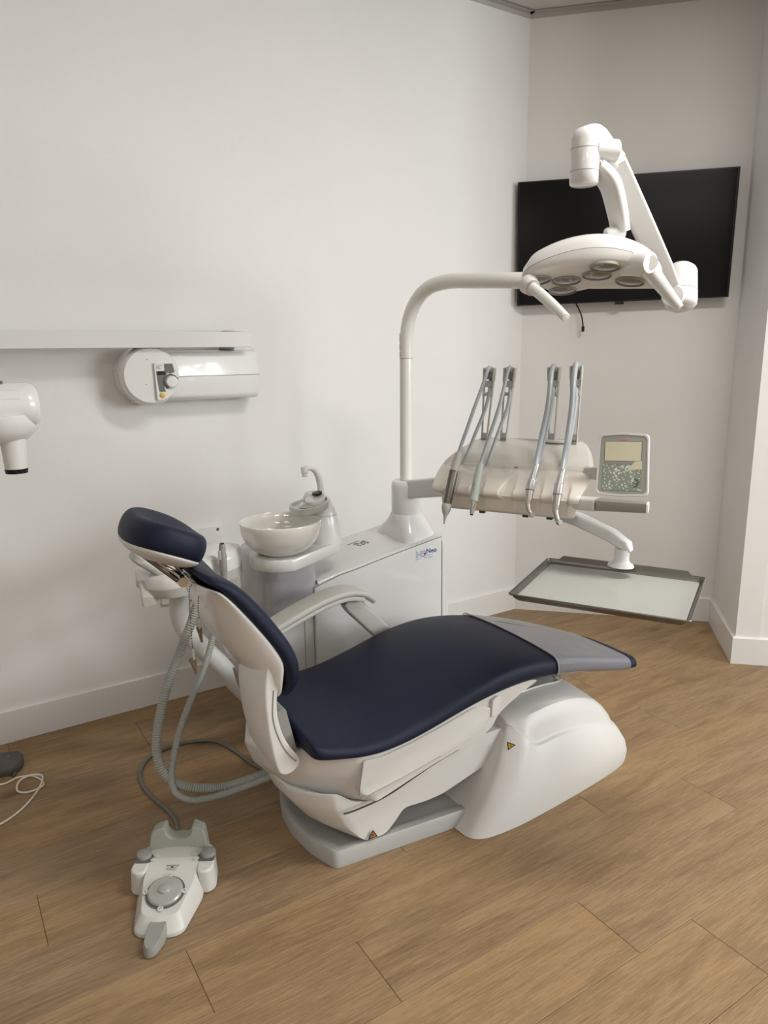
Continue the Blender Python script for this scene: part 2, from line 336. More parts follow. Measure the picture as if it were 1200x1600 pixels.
def wall(name, a, b, z0=0, z1=CEILZ, th=.12, m=WALL):
    a = Vector(a).to_3d(); b = Vector(b).to_3d(); d = (b - a).normalized(); n = Vector((-d.y, d.x, 0))   # n points away from the room
    mb = MB().loft([[(p.x, p.y, z0) for p in (a, b, b + n * th, a + n * th)], [(p.x, p.y, z1) for p in (a, b, b + n * th, a + n * th)]])
    return mb.obj(name, m, smooth=False, kind='structure')
wall('wall_left', Lc, Bc); wall('wall_back', Bc, Cc); wall('wall_recess', Cc, Dc, th=.10); wall('wall_right', Dc, Ec)
# window wall on the right, out of frame, with its opening
WY0, WY1, WZ0, WZ1 = -1.0, 1.7, 1.2, 2.5
R0 = Vector((XR, Ec.y, 0)); R1 = Vector((XR, YB, 0))
mb = MB()
for y0, y1, z0, z1 in ((YB, WY0, 0, CEILZ), (WY1, Ec.y + .1, 0, CEILZ), (WY0, WY1, 0, WZ0), (WY0, WY1, WZ1, CEILZ)):
    mb.box((XR + .06, (y0 + y1) / 2, (z0 + z1) / 2), (.12, y1 - y0, z1 - z0))
mb.obj('wall_window', WALL, smooth=False, kind='structure')
wall('wall_rear', (XR, YB, 0), (XL, YB, 0)); wall('wall_side', (XL, YB, 0), Lc)
mb = MB()
for y in (WY0, WY0 + 1.033, WY0 + 2.066, WY1): mb.box((XR + .05, y, (WZ0 + WZ1) / 2), (.06, .06, WZ1 - WZ0))
for z in (WZ0, 1.95, WZ1): mb.box((XR + .05, (WY0 + WY1) / 2, z), (.06, WY1 - WY0, .06))
mb.obj('window_1', WHITE2, smooth=False, bevel=.005, kind='structure')
cp = [(Lc.x - .3, YB - .2), (XR + .2, YB - .2), (XR + .2, Ec.y + .1), (Dc.x, Dc.y + .05), (Cc.x + .05, Cc.y + .1), (Bc.x, Bc.y + .1), (Lc.x - .3, Lc.y + .1)]
MB().prism(cp, CEILZ, CEILZ + .1).obj('ceiling', CEIL, smooth=False, kind='structure')
# metal edge trim where the ceiling meets the walls
def trim(name, a, b, prof, m):
    a = Vector(a); b = Vector(b); d = (b - a).normalized(); n = Vector((d.y, -d.x, 0))
    MB().loft([[tuple(p + n * t + Vector((0, 0, z))) for t, z in prof] for p in (a, b)]).obj(name, m, smooth=False, kind='structure')
tp = [(0, CEILZ), (0, CEILZ - .022), (.004, CEILZ - .022), (.004, CEILZ - .004), (.034, CEILZ - .004), (.034, CEILZ)]
GRID = mat('ceiling_grid_metal', (.46, .44, .425), .4)
trim('trim_1', Lc, Bc, tp, GRID); trim('trim_2', Bc, Cc, tp, GRID); trim('trim_3', Cc, Dc, tp, GRID); trim('trim_4', Dc, Ec, tp, GRID)
tq = [(.038, CEILZ), (.038, CEILZ - .003), (.042, CEILZ - .003), (.042, CEILZ)]
for k, (a, b) in enumerate(((Lc, Bc), (Bc, Cc))): trim('trim_%d' % (5 + k), a, b, tq, SEAM)
bp_ = [(0, 0), (.014, 0), (.014, .118), (.006, .124), (0, .124)]
bb = [(0, 0), (.014, 0), (.014, .122), (.009, .128), (0, .128)]
# mitred ends keep the boards clear of each other
def skirt(name, a, b, ea=0, eb=0):
    a = Vector(a); b = Vector(b); d = (b - a).normalized(); n = Vector((d.y, -d.x, 0))
    rings = [[tuple(p + n * t + d * (e * t) + Vector((0, 0, z))) for t, z in bb] for p, e in ((a, ea), (b, eb))]
    MB().loft(rings).obj(name, BASEB, smooth=False, kind='structure')
skirt('baseboard_left', Lc, Bc, .0, -.42); skirt('baseboard_back', Bc, Cc, .42, -1); skirt('baseboard_recess', Cc, Dc, 1, 1.0); skirt('baseboard_right', Dc, Ec, -1.0, 0)

# floor: screed below, every plank its own piece
MB().prism([(Lc.x - .3, YB - .2), (XR + .2, YB - .2), (XR + .2, Cc.y + .5), (Lc.x - .3, Cc.y + .5)], -.06, -.008).obj('floor', mat('screed', (.05, .035, .02), .9), smooth=False, kind='structure')
FLOOR = bpy.data.objects['floor']
fa = radians(57.7); fu = Vector((sin(fa), cos(fa), 0)); ft = Vector((cos(fa), -sin(fa), 0)); PW, PL, POFF = .1998, 1.2495, .0945
known = {-11: 1.0, -12: 1.15, -13: 1.08, -14: .55, -6: 1.274, -5: 1.467, -8: 1.6217, -7: 1.9775, -10: 2.5945, -9: 2.2575}
me = bpy.data.meshes.new('plank')
w2, l2, bv, g = PW / 2 - .0004, PL / 2 - .0004, .0010, 0
top = [(-l2 + bv, -w2 + bv, 0), (l2 - bv, -w2 + bv, 0), (l2 - bv, w2 - bv, 0), (-l2 + bv, w2 - bv, 0)]
mid_ = [(-l2, -w2, -.0012), (l2, -w2, -.0012), (l2, w2, -.0012), (-l2, w2, -.0012)]
bot = [(x, y, -.008) for x, y, z in mid_]
pm = MB().loft([bot, mid_, top]).mesh('plank'); pm.materials.append(OAK)
rowang = atan2(fu.y, fu.x)
def inside(p):
    return -4.6 < p.x < XR + .3 and YB - .2 < p.y and (p - Bc).dot(nL) > -.12 and not (p.y > Cc.y + .6)
cnt = 0
for k in range(-26, 22):
    base = known.get(k, random.uniform(0, PL))
    while base > -7: base -= PL
    u = base + PL / 2
    while u < 6.5:
        c = fu * u + ft * ((k + .5) * PW + POFF)
        vis = any(inside(c + fu * s * PL / 2) for s in (-1, 0, 1)) and c.y > -1.0 and (c.x > -2.6 or c.y > .2)
        if vis:
            o = bpy.data.objects.new('plank', pm); COL.objects.link(o); o.parent = FLOOR
            o.location = c; o.rotation_euler = (0, 0, rowang); cnt += 1
        u += PL
# the part of the floor behind the camera, out of sight
MB().prism([(Lc.x - .2, YB - .1), (XR + .1, YB - .1), (XR + .1, -.9), (-2.7, -.9), (-2.7, .5), (Lc.x - .2, .5)], -.0078, -.0015).obj('floor_covering', OAK, FLOOR, smooth=False)

# ================================================================ TELEVISION
tl, tr, br, bl = [Vector(p) for p in TVC]
tc_ = (tl + tr + br + bl) / 4; tu = ((tr - tl) + (br - bl)).normalized(); tn = Vector((tu.y, -tu.x, 0)).normalized()
TV = thing('television', 'large black flat television mounted on the back wall', 'television', (tc_.x, tc_.y, tc_.z), 0)
def tvp(p, off): return tuple(Vector(p) - tc_ + tn * off)
corn = [bl, br, tr, tl]
def inset(c, d):
    cc = sum((Vector(p) for p in c), Vector()) / 4
    return [Vector(p) + (cc - Vector(p)).normalized() * d for p in c]
MB().loft([[tvp(p, -.022) for p in inset(corn, .02)], [tvp(p, -.008) for p in corn], [tvp(p, .004) for p in corn], [tvp(p, .006) for p in inset(corn, .004)]]).obj('bezel', BLACK, TV, smooth=False)
MB().loft([[tvp(p, .006) for p in inset(corn, .012)], [tvp(p, .0072) for p in inset(corn, .012)]]).obj('screen', SCREEN, TV, smooth=False)
mb = MB(); R = Matrix.Rotation(atan2(tu.y, tu.x), 3, 'Z')
mb.box(tuple(-tn * .045 + Vector((0, 0, -.03))), (.42, .045, .30), R); mb.obj('rear_housing', BLACK, TV, bevel=.01)
MB().box(tuple(-tn * .0600), (.24, .012, .22), R).obj('wall_bracket', DSTEEL, TV, bevel=.002)
lc = (bl + br) / 2 - tc_
MB().box(tuple(lc + tu * .0 + Vector((0, 0, -.006)) + tn * 0), (.04, .012, .014), R).obj('sensor', BLACK, TV, bevel=.002)
t = thing('power_lead', 'short black lead dangling below the television', 'cable', TVCABLE[0])
o0 = Vector(TVCABLE[0]); cpts = [Vector(p) - o0 for p in TVCABLE]; cpts = [cpts[0] + Vector((-.004, .0, .09))] + cpts
MB().tube(cpts, .0035, 8).obj('lead', BLACK, t)
MB().box(tuple(cpts[-1] + Vector((0, 0, -.012))), (.014, .009, .026)).obj('plug', BLACK, t, bevel=.002)

# ================================================================ X-RAY MACHINE ON THE LEFT WALL  (local x along the wall to the right, y into the wall)
XW = thing('xray_machine', 'white wall-mounted dental X-ray unit with long rail arm and round control housing', 'x-ray machine', tuple(Bc - uL * 1.9), atan2(uL.y, uL.x))
def xs(s): return 1.9 - s       # distance left of the room corner -> local x
mb = MB()
mb.prism(smooth_poly([(-1.2, 1.420), (xs(1.535), 1.420), (xs(1.535), 1.478), (-1.2, 1.478)], .004, 2), -.155, -.085, 'y')
mb.obj('rail_arm', WHITE2, XW, bevel=.003)
MB().prism([(xs(1.64), 1.480), (xs(1.545), 1.4775), (xs(1.545), 1.484), (xs(1.60), 1.486)], -.15, -.09, 'y').obj('end_cap', WHITE2, XW, bevel=.001)
MB().lathe([(.03, 1.412), (.03, 1.422)], (xs(1.60), -.06, 0), 24).obj('pivot', SEAM, XW)
hx0, hx1 = xs(1.97), xs(1.49)
sec = lambda i: smooth_poly([(-.001, 1.222 - .0 + i), (-.085, 1.226 + i), (-.105, 1.238 + i), (-.112, 1.318), (-.105, 1.398 - i), (-.085, 1.410 - i), (-.001, 1.414 - i)], .012, 3)
MB().loft([[(hx0, y, z) for y, z in sec(.004)], [(hx0 + .004, y, z) for y, z in sec(0)], [(hx1 - .006, y, z) for y, z in sec(0)], [(hx1, y * .96, z) for y, z in sec(.006)]]).obj('housing', WHITE, XW, angle=50)
MB().box((lerp(xs(1.83), hx1, .5), -.1125, 1.316), (hx1 - xs(1.83), .002, .0016)).obj('seam', SEAM, XW)
Rx = Matrix.Rotation(radians(90), 3, 'X')
dx, dz = xs(1.915), 1.322
MB().lathe([(.105, .0), (.108, .06), (.108, .105), (.102, .125), (.096, .131), (.001, .133)], (dx, 0, dz), 64, Rx).obj('control_drum', WHITE, XW)
MB().tube([(dx + .1075 * cos(radians(a)), -.098, dz + .1075 * sin(radians(a))) for a in range(175, 236, 6)], .0014, 6, 1).obj('vent_slot', RING, XW)
mb = MB()
for k in range(12):
    a = radians(150 + 6.5 * k); mb.box((dx + .1083 * cos(a), -.060 - .006 * (k % 3), dz + .1083 * sin(a)), (.0010, .012 + .008 * (k % 2), .0035), Matrix.Rotation(-a, 3, 'Y'))
mb.obj('rating_print', PGREY, XW)
px0 = dx + .008
pn = smooth_poly([(px0, dz + .045), (px0 + .072, dz + .045), (px0 + .088, dz + .01), (px0 + .085, dz - .035), (px0 + .06, dz - .070), (px0 + .03, dz - .086), (px0 + .003, dz - .088)], .006, 3)
P = MB().prism(pn, -.131, -.143, 'y').obj('control_panel', WHITE, XW, bevel=.002)
MB().prism([(px0 + .036, dz + .042), (px0 + .066, dz + .042), (px0 + .073, dz + .012), (px0 + .056, dz + .006), (px0 + .036, dz + .016)], -.143, -.1438, 'y').obj('dark_field', RING, P, smooth=False)
MB().prism(smooth_poly([(px0 + .005, dz + .017), (px0 + .052, dz + .016), (px0 + .040, dz + .002), (px0 + .032, dz - .018), (px0 + .032, dz - .045), (px0 + .036, dz - .058), (px0 + .012, dz - .058)], .004, 2), -.143, -.1436, 'y').obj('dark_field', RING, P, smooth=False)
MB().box((px0 + .024, -.1442, dz + .009), (.028, .0014, .012)).obj('display', BLACK, P, smooth=False)
mb = MB()
for k, (w, zz) in enumerate(((.024, .036), (.014, .030), (.020, .026))):
    for j in range(5): mb.box((px0 + .007 + w * j / 5, -.1433, dz + zz), (w / 8, .0006, .0022))
mb.obj('lettering', RING, P, smooth=False)
ring = [(px0 + .056 + .025 * cos(radians(a)), -.1436, dz - .022 + .025 * sin(radians(a))) for a in range(20, 260, 12)]
MB().tube(ring, .003, 8, 1).obj('dial_scale', RING, P)
for a in (25, 235): MB().lathe([(.004, 0), (.004, .002)], (px0 + .056 + .027 * cos(radians(a)), -.1432, dz - .022 + .027 * sin(radians(a))), 12, Rx).obj('mark', ORG, P)
MB().lathe([(.0215, 0), (.0215, .012), (.019, .016), (.001, .017)], (px0 + .057, -.143, dz - .022), 32, Rx).obj('knob', WHITE, P)
MB().lathe([(.0095, 0), (.0095, .003), (.008, .004), (.001, .004)], (px0 + .022, -.143, dz - .070), 24, Rx).obj('yellow_button', YEL, P)
for x, z in ((dx - .012, dz + .058), (dx - .022, dz - .030)): MB().lathe([(.0018, 0), (.0018, .0014)], (x, -.1315, z), 8, Rx).obj('screw', RING, XW)
# tube head hanging from the arm, at the left edge of the frame
hd = MB(); c = (xs(2.34) - .158, -.45, 1.258)
Ry = Matrix.Rotation(radians(90), 3, 'Y')
prof = [(.03, -.16), (.060, -.155), (.066, -.13), (.066, .125), (.062, .145), (.052, .156), (.03, .160), (.001, .161)]
hd = hd.lathe(prof, c, 40, Ry)
HD = hd.obj('tube_head', WHITE, XW, angle=50)
mb = MB()
for a in (20, 45, 65): mb.box((c[0] - .02, c[1] - .0655 * cos(radians(a)), c[2] + .0655 * sin(radians(a))), (.25, .004, .0025), Matrix.Rotation(radians(-a), 3, 'X'))
mb.obj('rib', WHITE, HD)
MB().lathe([(.001, -.062), (.03, -.058), (.07, -.045), (.098, -.02), (.108, .012), (.108, .03)], (c[0] + .055, c[1] + .03, c[2] - .055), 48).obj('dome', WHITE, HD)
MB().lathe([(.001, -.145), (.030, -.143), (.031, -.135), (.035, -.06), (.036, -.02)], (c[0] + .080, c[1] + .0, c[2] - .045), 36).obj('cone', WHITE2, HD)
MB().lathe([(.001, -.152), (.0305, -.152), (.032, -.140), (.030, -.138)], (c[0] + .080, c[1] + .0, c[2] - .045), 36).obj('cone_rim', BLACK, HD)
MB().tube([(c[0] - .10, c[1], c[2] + .05), (c[0] - .10, c[1], 1.36), (c[0] - .20, -.36, 1.40), (-1.10, -.12, 1.40), (-1.10, -.12, 1.43)], [.03, .03, .03, .03, .03], 20, 5).obj('hanger_arm', WHITE2, XW)
MB().box((c[0] - .03, c[1], c[2] + .0685), (.20, .05, .006)).obj('top_strip', RING, HD, bevel=.001)
# wall bracket that carries the rail further left
MB().box((-1.05, -.045, 1.40), (.22, .09, .34)).obj('wall_bracket', WHITE2, XW, bevel=.01)

# blank cover panel low on the left wall
BP = thing('wall_cover_panel', 'white blank access panel low on the left wall beside the bowl', 'wall panel', tuple(Bc - uL * 1.78 + Vector((0, 0, .56))), atan2(uL.y, uL.x))
MB().box((0, -.006, 0), (.27, .012, .30)).obj('panel', WALL, BP, bevel=.005)
MB().lathe([(.006, 0), (.006, .002)], (.115, -.0115, .132), 12, Rx).obj('screw', DSTEEL, BP)

# ================================================================ THINGS ON THE FLOOR, LEFT
A = thing('power_adapter', 'small charcoal grey power adapter lying by the left baseboard', 'adapter', (-1.335, 2.262, 0), radians(18))
MB().loft([[(x * s, y * s, z) for x, y in smooth_poly([(-.075, -.055), (.045, -.062), (.072, -.02), (.062, .045), (-.06, .055)], .02, 4)] for s, z in ((.95, 0.001), (1, .008), (1, .026), (.88, .038))]).obj('body', ADPT, A, angle=60)
MB().lathe([(.004, .0), (.003, .002)], (.02, .01, .038), 10).obj('stud', SEAM, A)
MB().tube([(.045, -.075, .008), (.05, -.06, .01), (.045, -.05, .012)], .005, 10, 3).obj('strain_relief', ADPT, A)
wc = [(-1.318, 2.16, .010)] + WCABLE
for i in range(len(wc)): wc[i] = (wc[i][0], wc[i][1], .0035 + (.007 if i in (9, 10, 11, 12) else 0))
o0 = Vector(wc[0])
t = thing('white_cable', 'thin white looped cable on the floor beside the adapter', 'cable', (o0.x, o0.y, 0))
MB().tube([Vector(p) - Vector((o0.x, o0.y, 0)) for p in wc], .0032, 10, 6).obj('cord', WCAB, t)

# ---- foot pedal (local -y points to the treadle end, metres)
FP = thing('foot_pedal', 'light grey foot control with round treadle dial and carrying handle', 'foot control', (-.574, 1.66, 0), radians(2))
s1 = smooth_poly([(-.106, .075), (-.094, .10), (-.055, .128), (0, .140), (.055, .128), (.094, .10), (.106, .075), (.114, .010), (.098, -.010), (.070, -.008), (.064, .045), (-.064, .045), (-.070, -.008), (-.098, -.010), (-.114, .010)], .016, 5)
def shrink(poly, k, z): return [(x * k, y * k + .0, z) for x, y in poly]
MB().loft([[(x, y, .002) for x, y in s1], [(x, y, .012) for x, y in s1], [(x * .965, y * .99 , .070) for x, y in s1]]).obj('rear_housing', PGREY, FP, bevel=.006, seg=4, angle=40)
# front wedge, top slopes down towards the user
def ztop(y): return .074 + .18 * (y - .06) * .9 if y < .06 else .074
bot_ = smooth_poly([(-.080, .06), (.080, .06), (.084, -.03), (.062, -.138), (.045, -.152), (.0, -.158), (-.045, -.152), (-.062, -.138), (-.084, -.03)], .010, 3)
top_ = smooth_poly([(-.066, .050), (.066, .050), (.068, -.020), (.048, -.118), (.035, -.128), (0, -.133), (-.035, -.128), (-.048, -.118), (-.068, -.020)], .008, 3)
MB().loft([[(x, y, .002) for x, y in bot_], [(x * .995, y * .995, .012) for x, y in bot_], [(x * 1.01, y * 1.01, ztop(y) - .004) for x, y in top_], [(x * .98, y * .98, ztop(y)) for x, y in top_]]).obj('front_housing', PGREY, FP, bevel=.0015, angle=30)
sl = math.atan(.162); Rt = Matrix.Rotation(sl, 3, 'X'); dc = (0, -.062, ztop(-.062) + .0002)
MB().lathe([(.001, -.002), (.0495, -.002), (.0495, .0015), (.001, .0015)], dc, 48, Rt).obj('dial_recess', RING, FP)
TD = MB().lathe([(.0435, 0), (.044, .006), (.041, .010), (.033, .012), (.018, .0115), (.0155, .0125), (.0148, .016), (.012, .018), (.001, .0185)], dc, 56, Rt).obj('treadle_dial', PGREY2, FP)
TD.data.materials[0] = mat('treadle_grey', (.36, .36, .33), .3, coat=.4)
for k, (x, y) in enumerate(((0, .050), (.050, 0), (0, -.050), (-.050, 0))):
    p = Vector(dc) + Rt @ Vector((x, y, .002))
    sc = MB().lathe([(.0075, 0), (.0075, .0026), (.001, .003)], p, 20, Rt).obj('icon_disc', PGREY, FP)
    MB().box(tuple(p + Rt @ Vector((0, 0, .0032))), (.008, .0014, .0006), Rt @ Matrix.Rotation(radians(35 + 90 * k), 3, 'Z')).obj('icon', RING, sc, smooth=False)
p = Vector((0, .016, ztop(.016) + .0004))
MB().prism([(-.020, .016), (.020, .016), (.016, .004), (-.016, .004)], 0, .0008).obj('label', RING, FP, smooth=False, ).location = p
MB().prism([(-.017, .004), (.017, .004), (.011, -.010), (-.011, -.010)], 0, .0008).obj('label_plate', NOZ, FP, smooth=False).location = p
MB().lathe([(.003, 0), (.003, .001)], (0, .014, ztop(.016) + .0012), 12).obj('dot', BLACK, FP)
for sx in (-1, 1):
    MB().prism(smooth_poly([(sx * .100, .088), (sx * .108, .030), (sx * .062, .030), (sx * .058, .060)], .012, 4), .0695, .0706).obj('button_recess', RING, FP, smooth=False)
    MB().lathe([(.020, -.012), (.0205, .004), (.0185, .009), (.012, .011), (.001, .011)], (sx * .086, .060, .0705), 32).obj('side_button', PGREY2, FP)
    for dx_, dy_ in ((.052, .058), (.056, .040)):
        MB().lathe([(.0065, 0), (.0065, .002)], (sx * dx_, dy_, .0708), 16).obj('icon_disc', PGREY, FP)
# carrying handle: a U-shaped grey plate standing at the rear
hp = smooth_poly([(-.080, .0), (-.070, .078), (-.036, .090), (-.034, .060), (-.018, .040), (.018, .040), (.034, .060), (.036, .090), (.070, .078), (.080, .0), (.035, .012), (-.035, .012)], .010, 4)
sh = lambda x, z, d: (x, .098 + d + z * .10 - .0 - abs(x) * .25, .060 + z * .78)
MB().loft([[sh(x * 1.02, z, 0) for x, z in hp], [sh(x * 1.0, z, .036) for x, z in hp]]).obj('carry_handle', PGREY2, FP, bevel=.003, angle=40).data.materials[0] = mat('handle_grey', (.35, .355, .31), .45)
tt = [(-.022, -.16), (.022, -.165), (.026, -.19), (.014, -.232), (-.004, -.244), (-.020, -.236)]
tt = smooth_poly([(-.024, -.13), (.024, -.13), (.023, -.175), (.010, -.212), (-.010, -.218), (-.022, -.200)], .009, 4)
MB().loft([[(x, y, .004) for x, y in tt], [(x, y, .020) for x, y in tt], [(x * .82, y * .99, .030 if y < -.2 else .034) for x, y in tt]]).obj('toe_lever', PGREY2, FP, angle=50)
# cable from pedal to chair base
o0 = Vector((FP.location.x, FP.location.y, 0)); Ri = Matrix.Rotation(-radians(2), 3, 'Z')
cb = [(-.592, 1.775, .03), (-.602, 1.83, .014)] + CABLE[1:]
MB().tube([Ri @ (Vector(p) - o0) for p in cb], .0062, 12, 6).obj('cable', CABLE_M, FP)
# ================================================================ DENTAL CHAIR  (local x towards the feet, y towards the wall)
CH0 = (-.252, 1.905, 0); CROT = radians(31)
CHR = thing('dental_chair', 'white dental patient chair with navy blue upholstery and low hump base', 'dental chair', CH0, CROT)
# floor plate
pl = smooth_poly([(0.006, -.195), (.46, -.232), (.46, .232), (.006, .195), (-.028, .10), (-.036, 0), (-.026, -.10)], .018, 5)
MB().loft([[(x, y, .001) for x, y in pl], [(x, y, .040) for x, y in pl], [(x * .985 + .003, y * .975, .050) for x, y in pl], [(x * .93 + .015, y * .88, .051) for x, y in pl], [(x * .9 + .022, y * .84, .046) for x, y in pl]]).obj('base_plate', GREY, CHR, angle=40)
# front hump: floor outline, shoulder and domed top
HX = [.38, .40, .50, .60, .70, .80, .90, 1.00, 1.08, 1.13, 1.155]
def hump():
    # stations around half the outline, near side (-y) from the rear corner to the nose; mirrored
    fl_ = [(.392, -.235), (.400, -.285), (.445, -.315), (.56, -.322), (.70, -.312), (.84, -.298), (.99, -.278), (1.09, -.255), (1.135, -.215), (1.160, -.13), (1.170, 0)]
    sd_ = [(.590, -.205, .272), (.598, -.222, .272), (.636, -.262, .238), (.672, -.271, .206), (.765, -.268, .208), (.88, -.258, .192), (1.00, -.240, .158), (1.075, -.222, .130), (1.105, -.188, .122), (1.122, -.11, .122), (1.128, 0, .124)]
    sh_ = [(.592, -.195, .282), (.600, -.210, .283), (.640, -.228, .285), (.690, -.232, .292), (.77, -.228, .296), (.88, -.218, .282), (.985, -.202, .244), (1.045, -.185, .200), (1.075, -.15, .182), (1.090, -.09, .176), (1.094, 0, .176)]
    tp_ = [(.600, -.165, .290), (.606, -.170, .291), (.645, -.178, .298), (.69, -.182, .306), (.77, -.178, .310), (.87, -.165, .300), (.955, -.15, .270), (1.0, -.13, .242), (1.02, -.1, .232), (1.03, -.06, .230), (1.032, 0, .230)]
    cc_ = [(.62, -.08, .300)] * 2 + [(.66, -.08, .308), (.70, -.08, .315), (.77, -.08, .320), (.85, -.07, .312), (.90, -.06, .300), (.93, -.05, .288), (.945, -.04, .284), (.95, -.02, .282), (.95, 0, .282)]
    rings = []
    def full(l): 
        near = [Vector(p) for p in l]; far = [Vector((p.x, -p.y, p.z)) for p in reversed(near[:-1])]
        return near + far
    F = full([(x, y, 0.001) for x, y in fl_]); SD = full(sd_); SH = full(sh_); TP = full(tp_); CC = full(cc_)
    rings.append(F)
    for t in (.04, .3, .6, .9): 
        rings.append([f.lerp(s, t) + Vector((0, 0, .0)) + (Vector((.010 * sin(pi * t), (-.018 if f.y < 0 else .018) * sin(pi * t) * (0 if abs(f.y) < 1e-6 else 1), 0))) for f, s in zip(F, SD)])
    rings += [SD, [a.lerp(b, .02) + Vector((-.004 * max(0, min(1, (a.x - .98) / .1)), (.008 if a.y < -.01 else -.008 if a.y > .01 else 0) * max(0, min(1, (a.x - .60) / .06)), .0035)) for a, b in zip(SD, SH)], [a.lerp(b, .14) + Vector((-.004 * max(0, min(1, (a.x - .98) / .1)), (.008 if a.y < -.01 else -.008 if a.y > .01 else 0) * max(0, min(1, (a.x - .60) / .06)), .002)) for a, b in zip(SD, SH)], [a.lerp(b, .5) + Vector((0, 0, .001)) for a, b in zip(SD, SH)], [a.lerp(b, .88) + Vector((0, 0, .001)) for a, b in zip(SD, SH)], [a.lerp(b, .06) + Vector((0, 0, .001)) for a, b in zip(SH, TP)], [a.lerp(b, .45) + Vector((0, 0, .004)) for a, b in zip(SH, TP)], TP, CC]
    out = []
    for r in rings:
        P, _ = spline(list(r), [1] * len(r), 4); out.append(P)
    return MB().loft(out, close=True, cap=True)
HP = hump().obj('base_hump', mat('hump_white', (.64, .625, .60), .40), CHR, angle=28)
# slightly raised panel and slot on the hump's top
MB().loft([[(x, y, z) for x, y, z in r] for r in (
    [(.60, -.13, .296), (.60, .13, .296), (.60, .13, .318), (.60, -.13, .318)], [(.66, -.13, .300), (.66, .13, .300), (.66, .13, .322), (.66, -.13, .322)])]).obj('arm_slot', SEAM, CHR, bevel=.004)
arc = [(.66, -.135, .3125), (.74, -.14, .3195), (.82, -.135, .3155), (.90, -.12, .3005), (.95, -.08, .287), (.965, 0, .281), (.95, .08, .287), (.90, .12, .3005), (.82, .135, .3155), (.74, .14, .3195), (.66, .135, .3125)]
MB().tube(arc, .0035, 8, 6).obj('top_rib', WHITE, HP)
MB().box((1.02, .145, .246), (.05, .012, .006), Matrix.Rotation(radians(28), 3, 'Y')).obj('red_label', RED, CHR, bevel=.001)

# lower arm cover, runs from the heel up into the hump
ac = [(-.105, .245), (-.085, .185), (-.030, .115), (.045, .062), (.080, .053), (.165, .058), (.200, .090), (.225, .118), (.30, .112), (.36, .114), (.46, .140), (.60, .175), (.72, .21), (.72, .268), (.69, .272), (.60, .262), (.40, .262), (.165, .198), (.075, .182), (.0, .195), (-.06, .225)]
ac = smooth_poly(ac, .018, 3)
def acf(x, z, y):
    W_ = .205; t = abs(y) / W_; rear = max(0, min(1, (.16 - x) / .26))
    yy = y * (1 - .10 * max(0, (.15 - z) / .1) * rear)
    
    return (x + rear * (t ** 3) * .105, yy, z)
ys = [-.205, -.200, -.185, -.15, -.1, 0, .1, .15, .185, .200, .205]
yloft(ac, ys, acf).obj('lower_cover', WHITE2, CHR, bevel=.006, seg=3, angle=50)
# link arm top seen between seat and hump
MB().prism(smooth_poly([(.36, .07), (.40, .118), (.50, .135), (.58, .15), (.60, .05), (.45, .046)], .01, 3), -.12, .12, 'y').obj('inner_cover', GREY, CHR, bevel=.006)

# seat base body
sb_ = [(-.180, .352), (-.165, .368), (-.135, .362), (-.075, .372), (-.05, .384), (0, .366), (.06, .352), (.12, .346), (.224, .356), (.331, .381), (.443, .404), (.562, .416), (.66, .414), (.70, .404), (.635, .380), (.574, .352), (.540, .330), (.522, .300), (.49, .282), (.40, .262), (.316, .245), (.144, .197), (.04, .190), (-.035, .193), (-.098, .215), (-.155, .280)]
sb_ = smooth_poly(sb_, .012, 3)
def sbf(x, z, y):
    W_ = .235; t = abs(y) / W_; rear = max(0, min(1, (.14 - x) / .28))
    low = max(0, min(1, (.30 - z) / .11))
    yy = y * (1 - .02 * low)
    return (x + rear * (t ** 2) * .23 + rear * .012, yy, z)
ys = [-.235, -.228, -.21, -.17, -.1, 0, .1, .17, .21, .228, .235]
SB = yloft(sb_, ys, sbf).obj('seat_base', WHITE2, CHR, bevel=.005, seg=3, angle=50)
# side inspection panel
sp_ = smooth_poly([(.075, .335), (.062, .245), (.078, .226), (.20, .244), (.30, .262), (.40, .282), (.47, .30), (.53, .36), (.45, .385), (.33, .358), (.22, .338), (.13, .328)], .012, 4)
MB().loft([[(x, -.205, z) for x, z in sp_], [(x, -.2385, z) for x, z in sp_], [(x * .985 + .004, -.2405, z * .985 + .0045) for x, z in sp_]]).obj('side_panel', WHITE2, CHR, angle=40)
MB().tube([(.075, -.2395, .33), (.0625, -.2395, .247), (.068, -.2395, .231), (.080, -.2395, .2262), (.20, -.2395, .2442), (.33, -.2395, .268)], .0014, 6, 4).obj('panel_seam', SEAM, CHR)
MB().tube([(.02, -.2275, .1885), (.06, -.2285, .1875), (.15, -.229, .1955), (.25, -.229, .2235), (.32, -.229, .2440), (.40, -.229, .260)], .0026, 6, 4).obj('cover_seam', DARK, CHR)
MB().prism(smooth_poly([(.508, .335), (.540, .338), (.545, .400), (.512, .396)], .014, 5), -.225, -.246, 'y').obj('recline_lever', WHITE, CHR, bevel=.003)
# rear fin pieces beside the spine

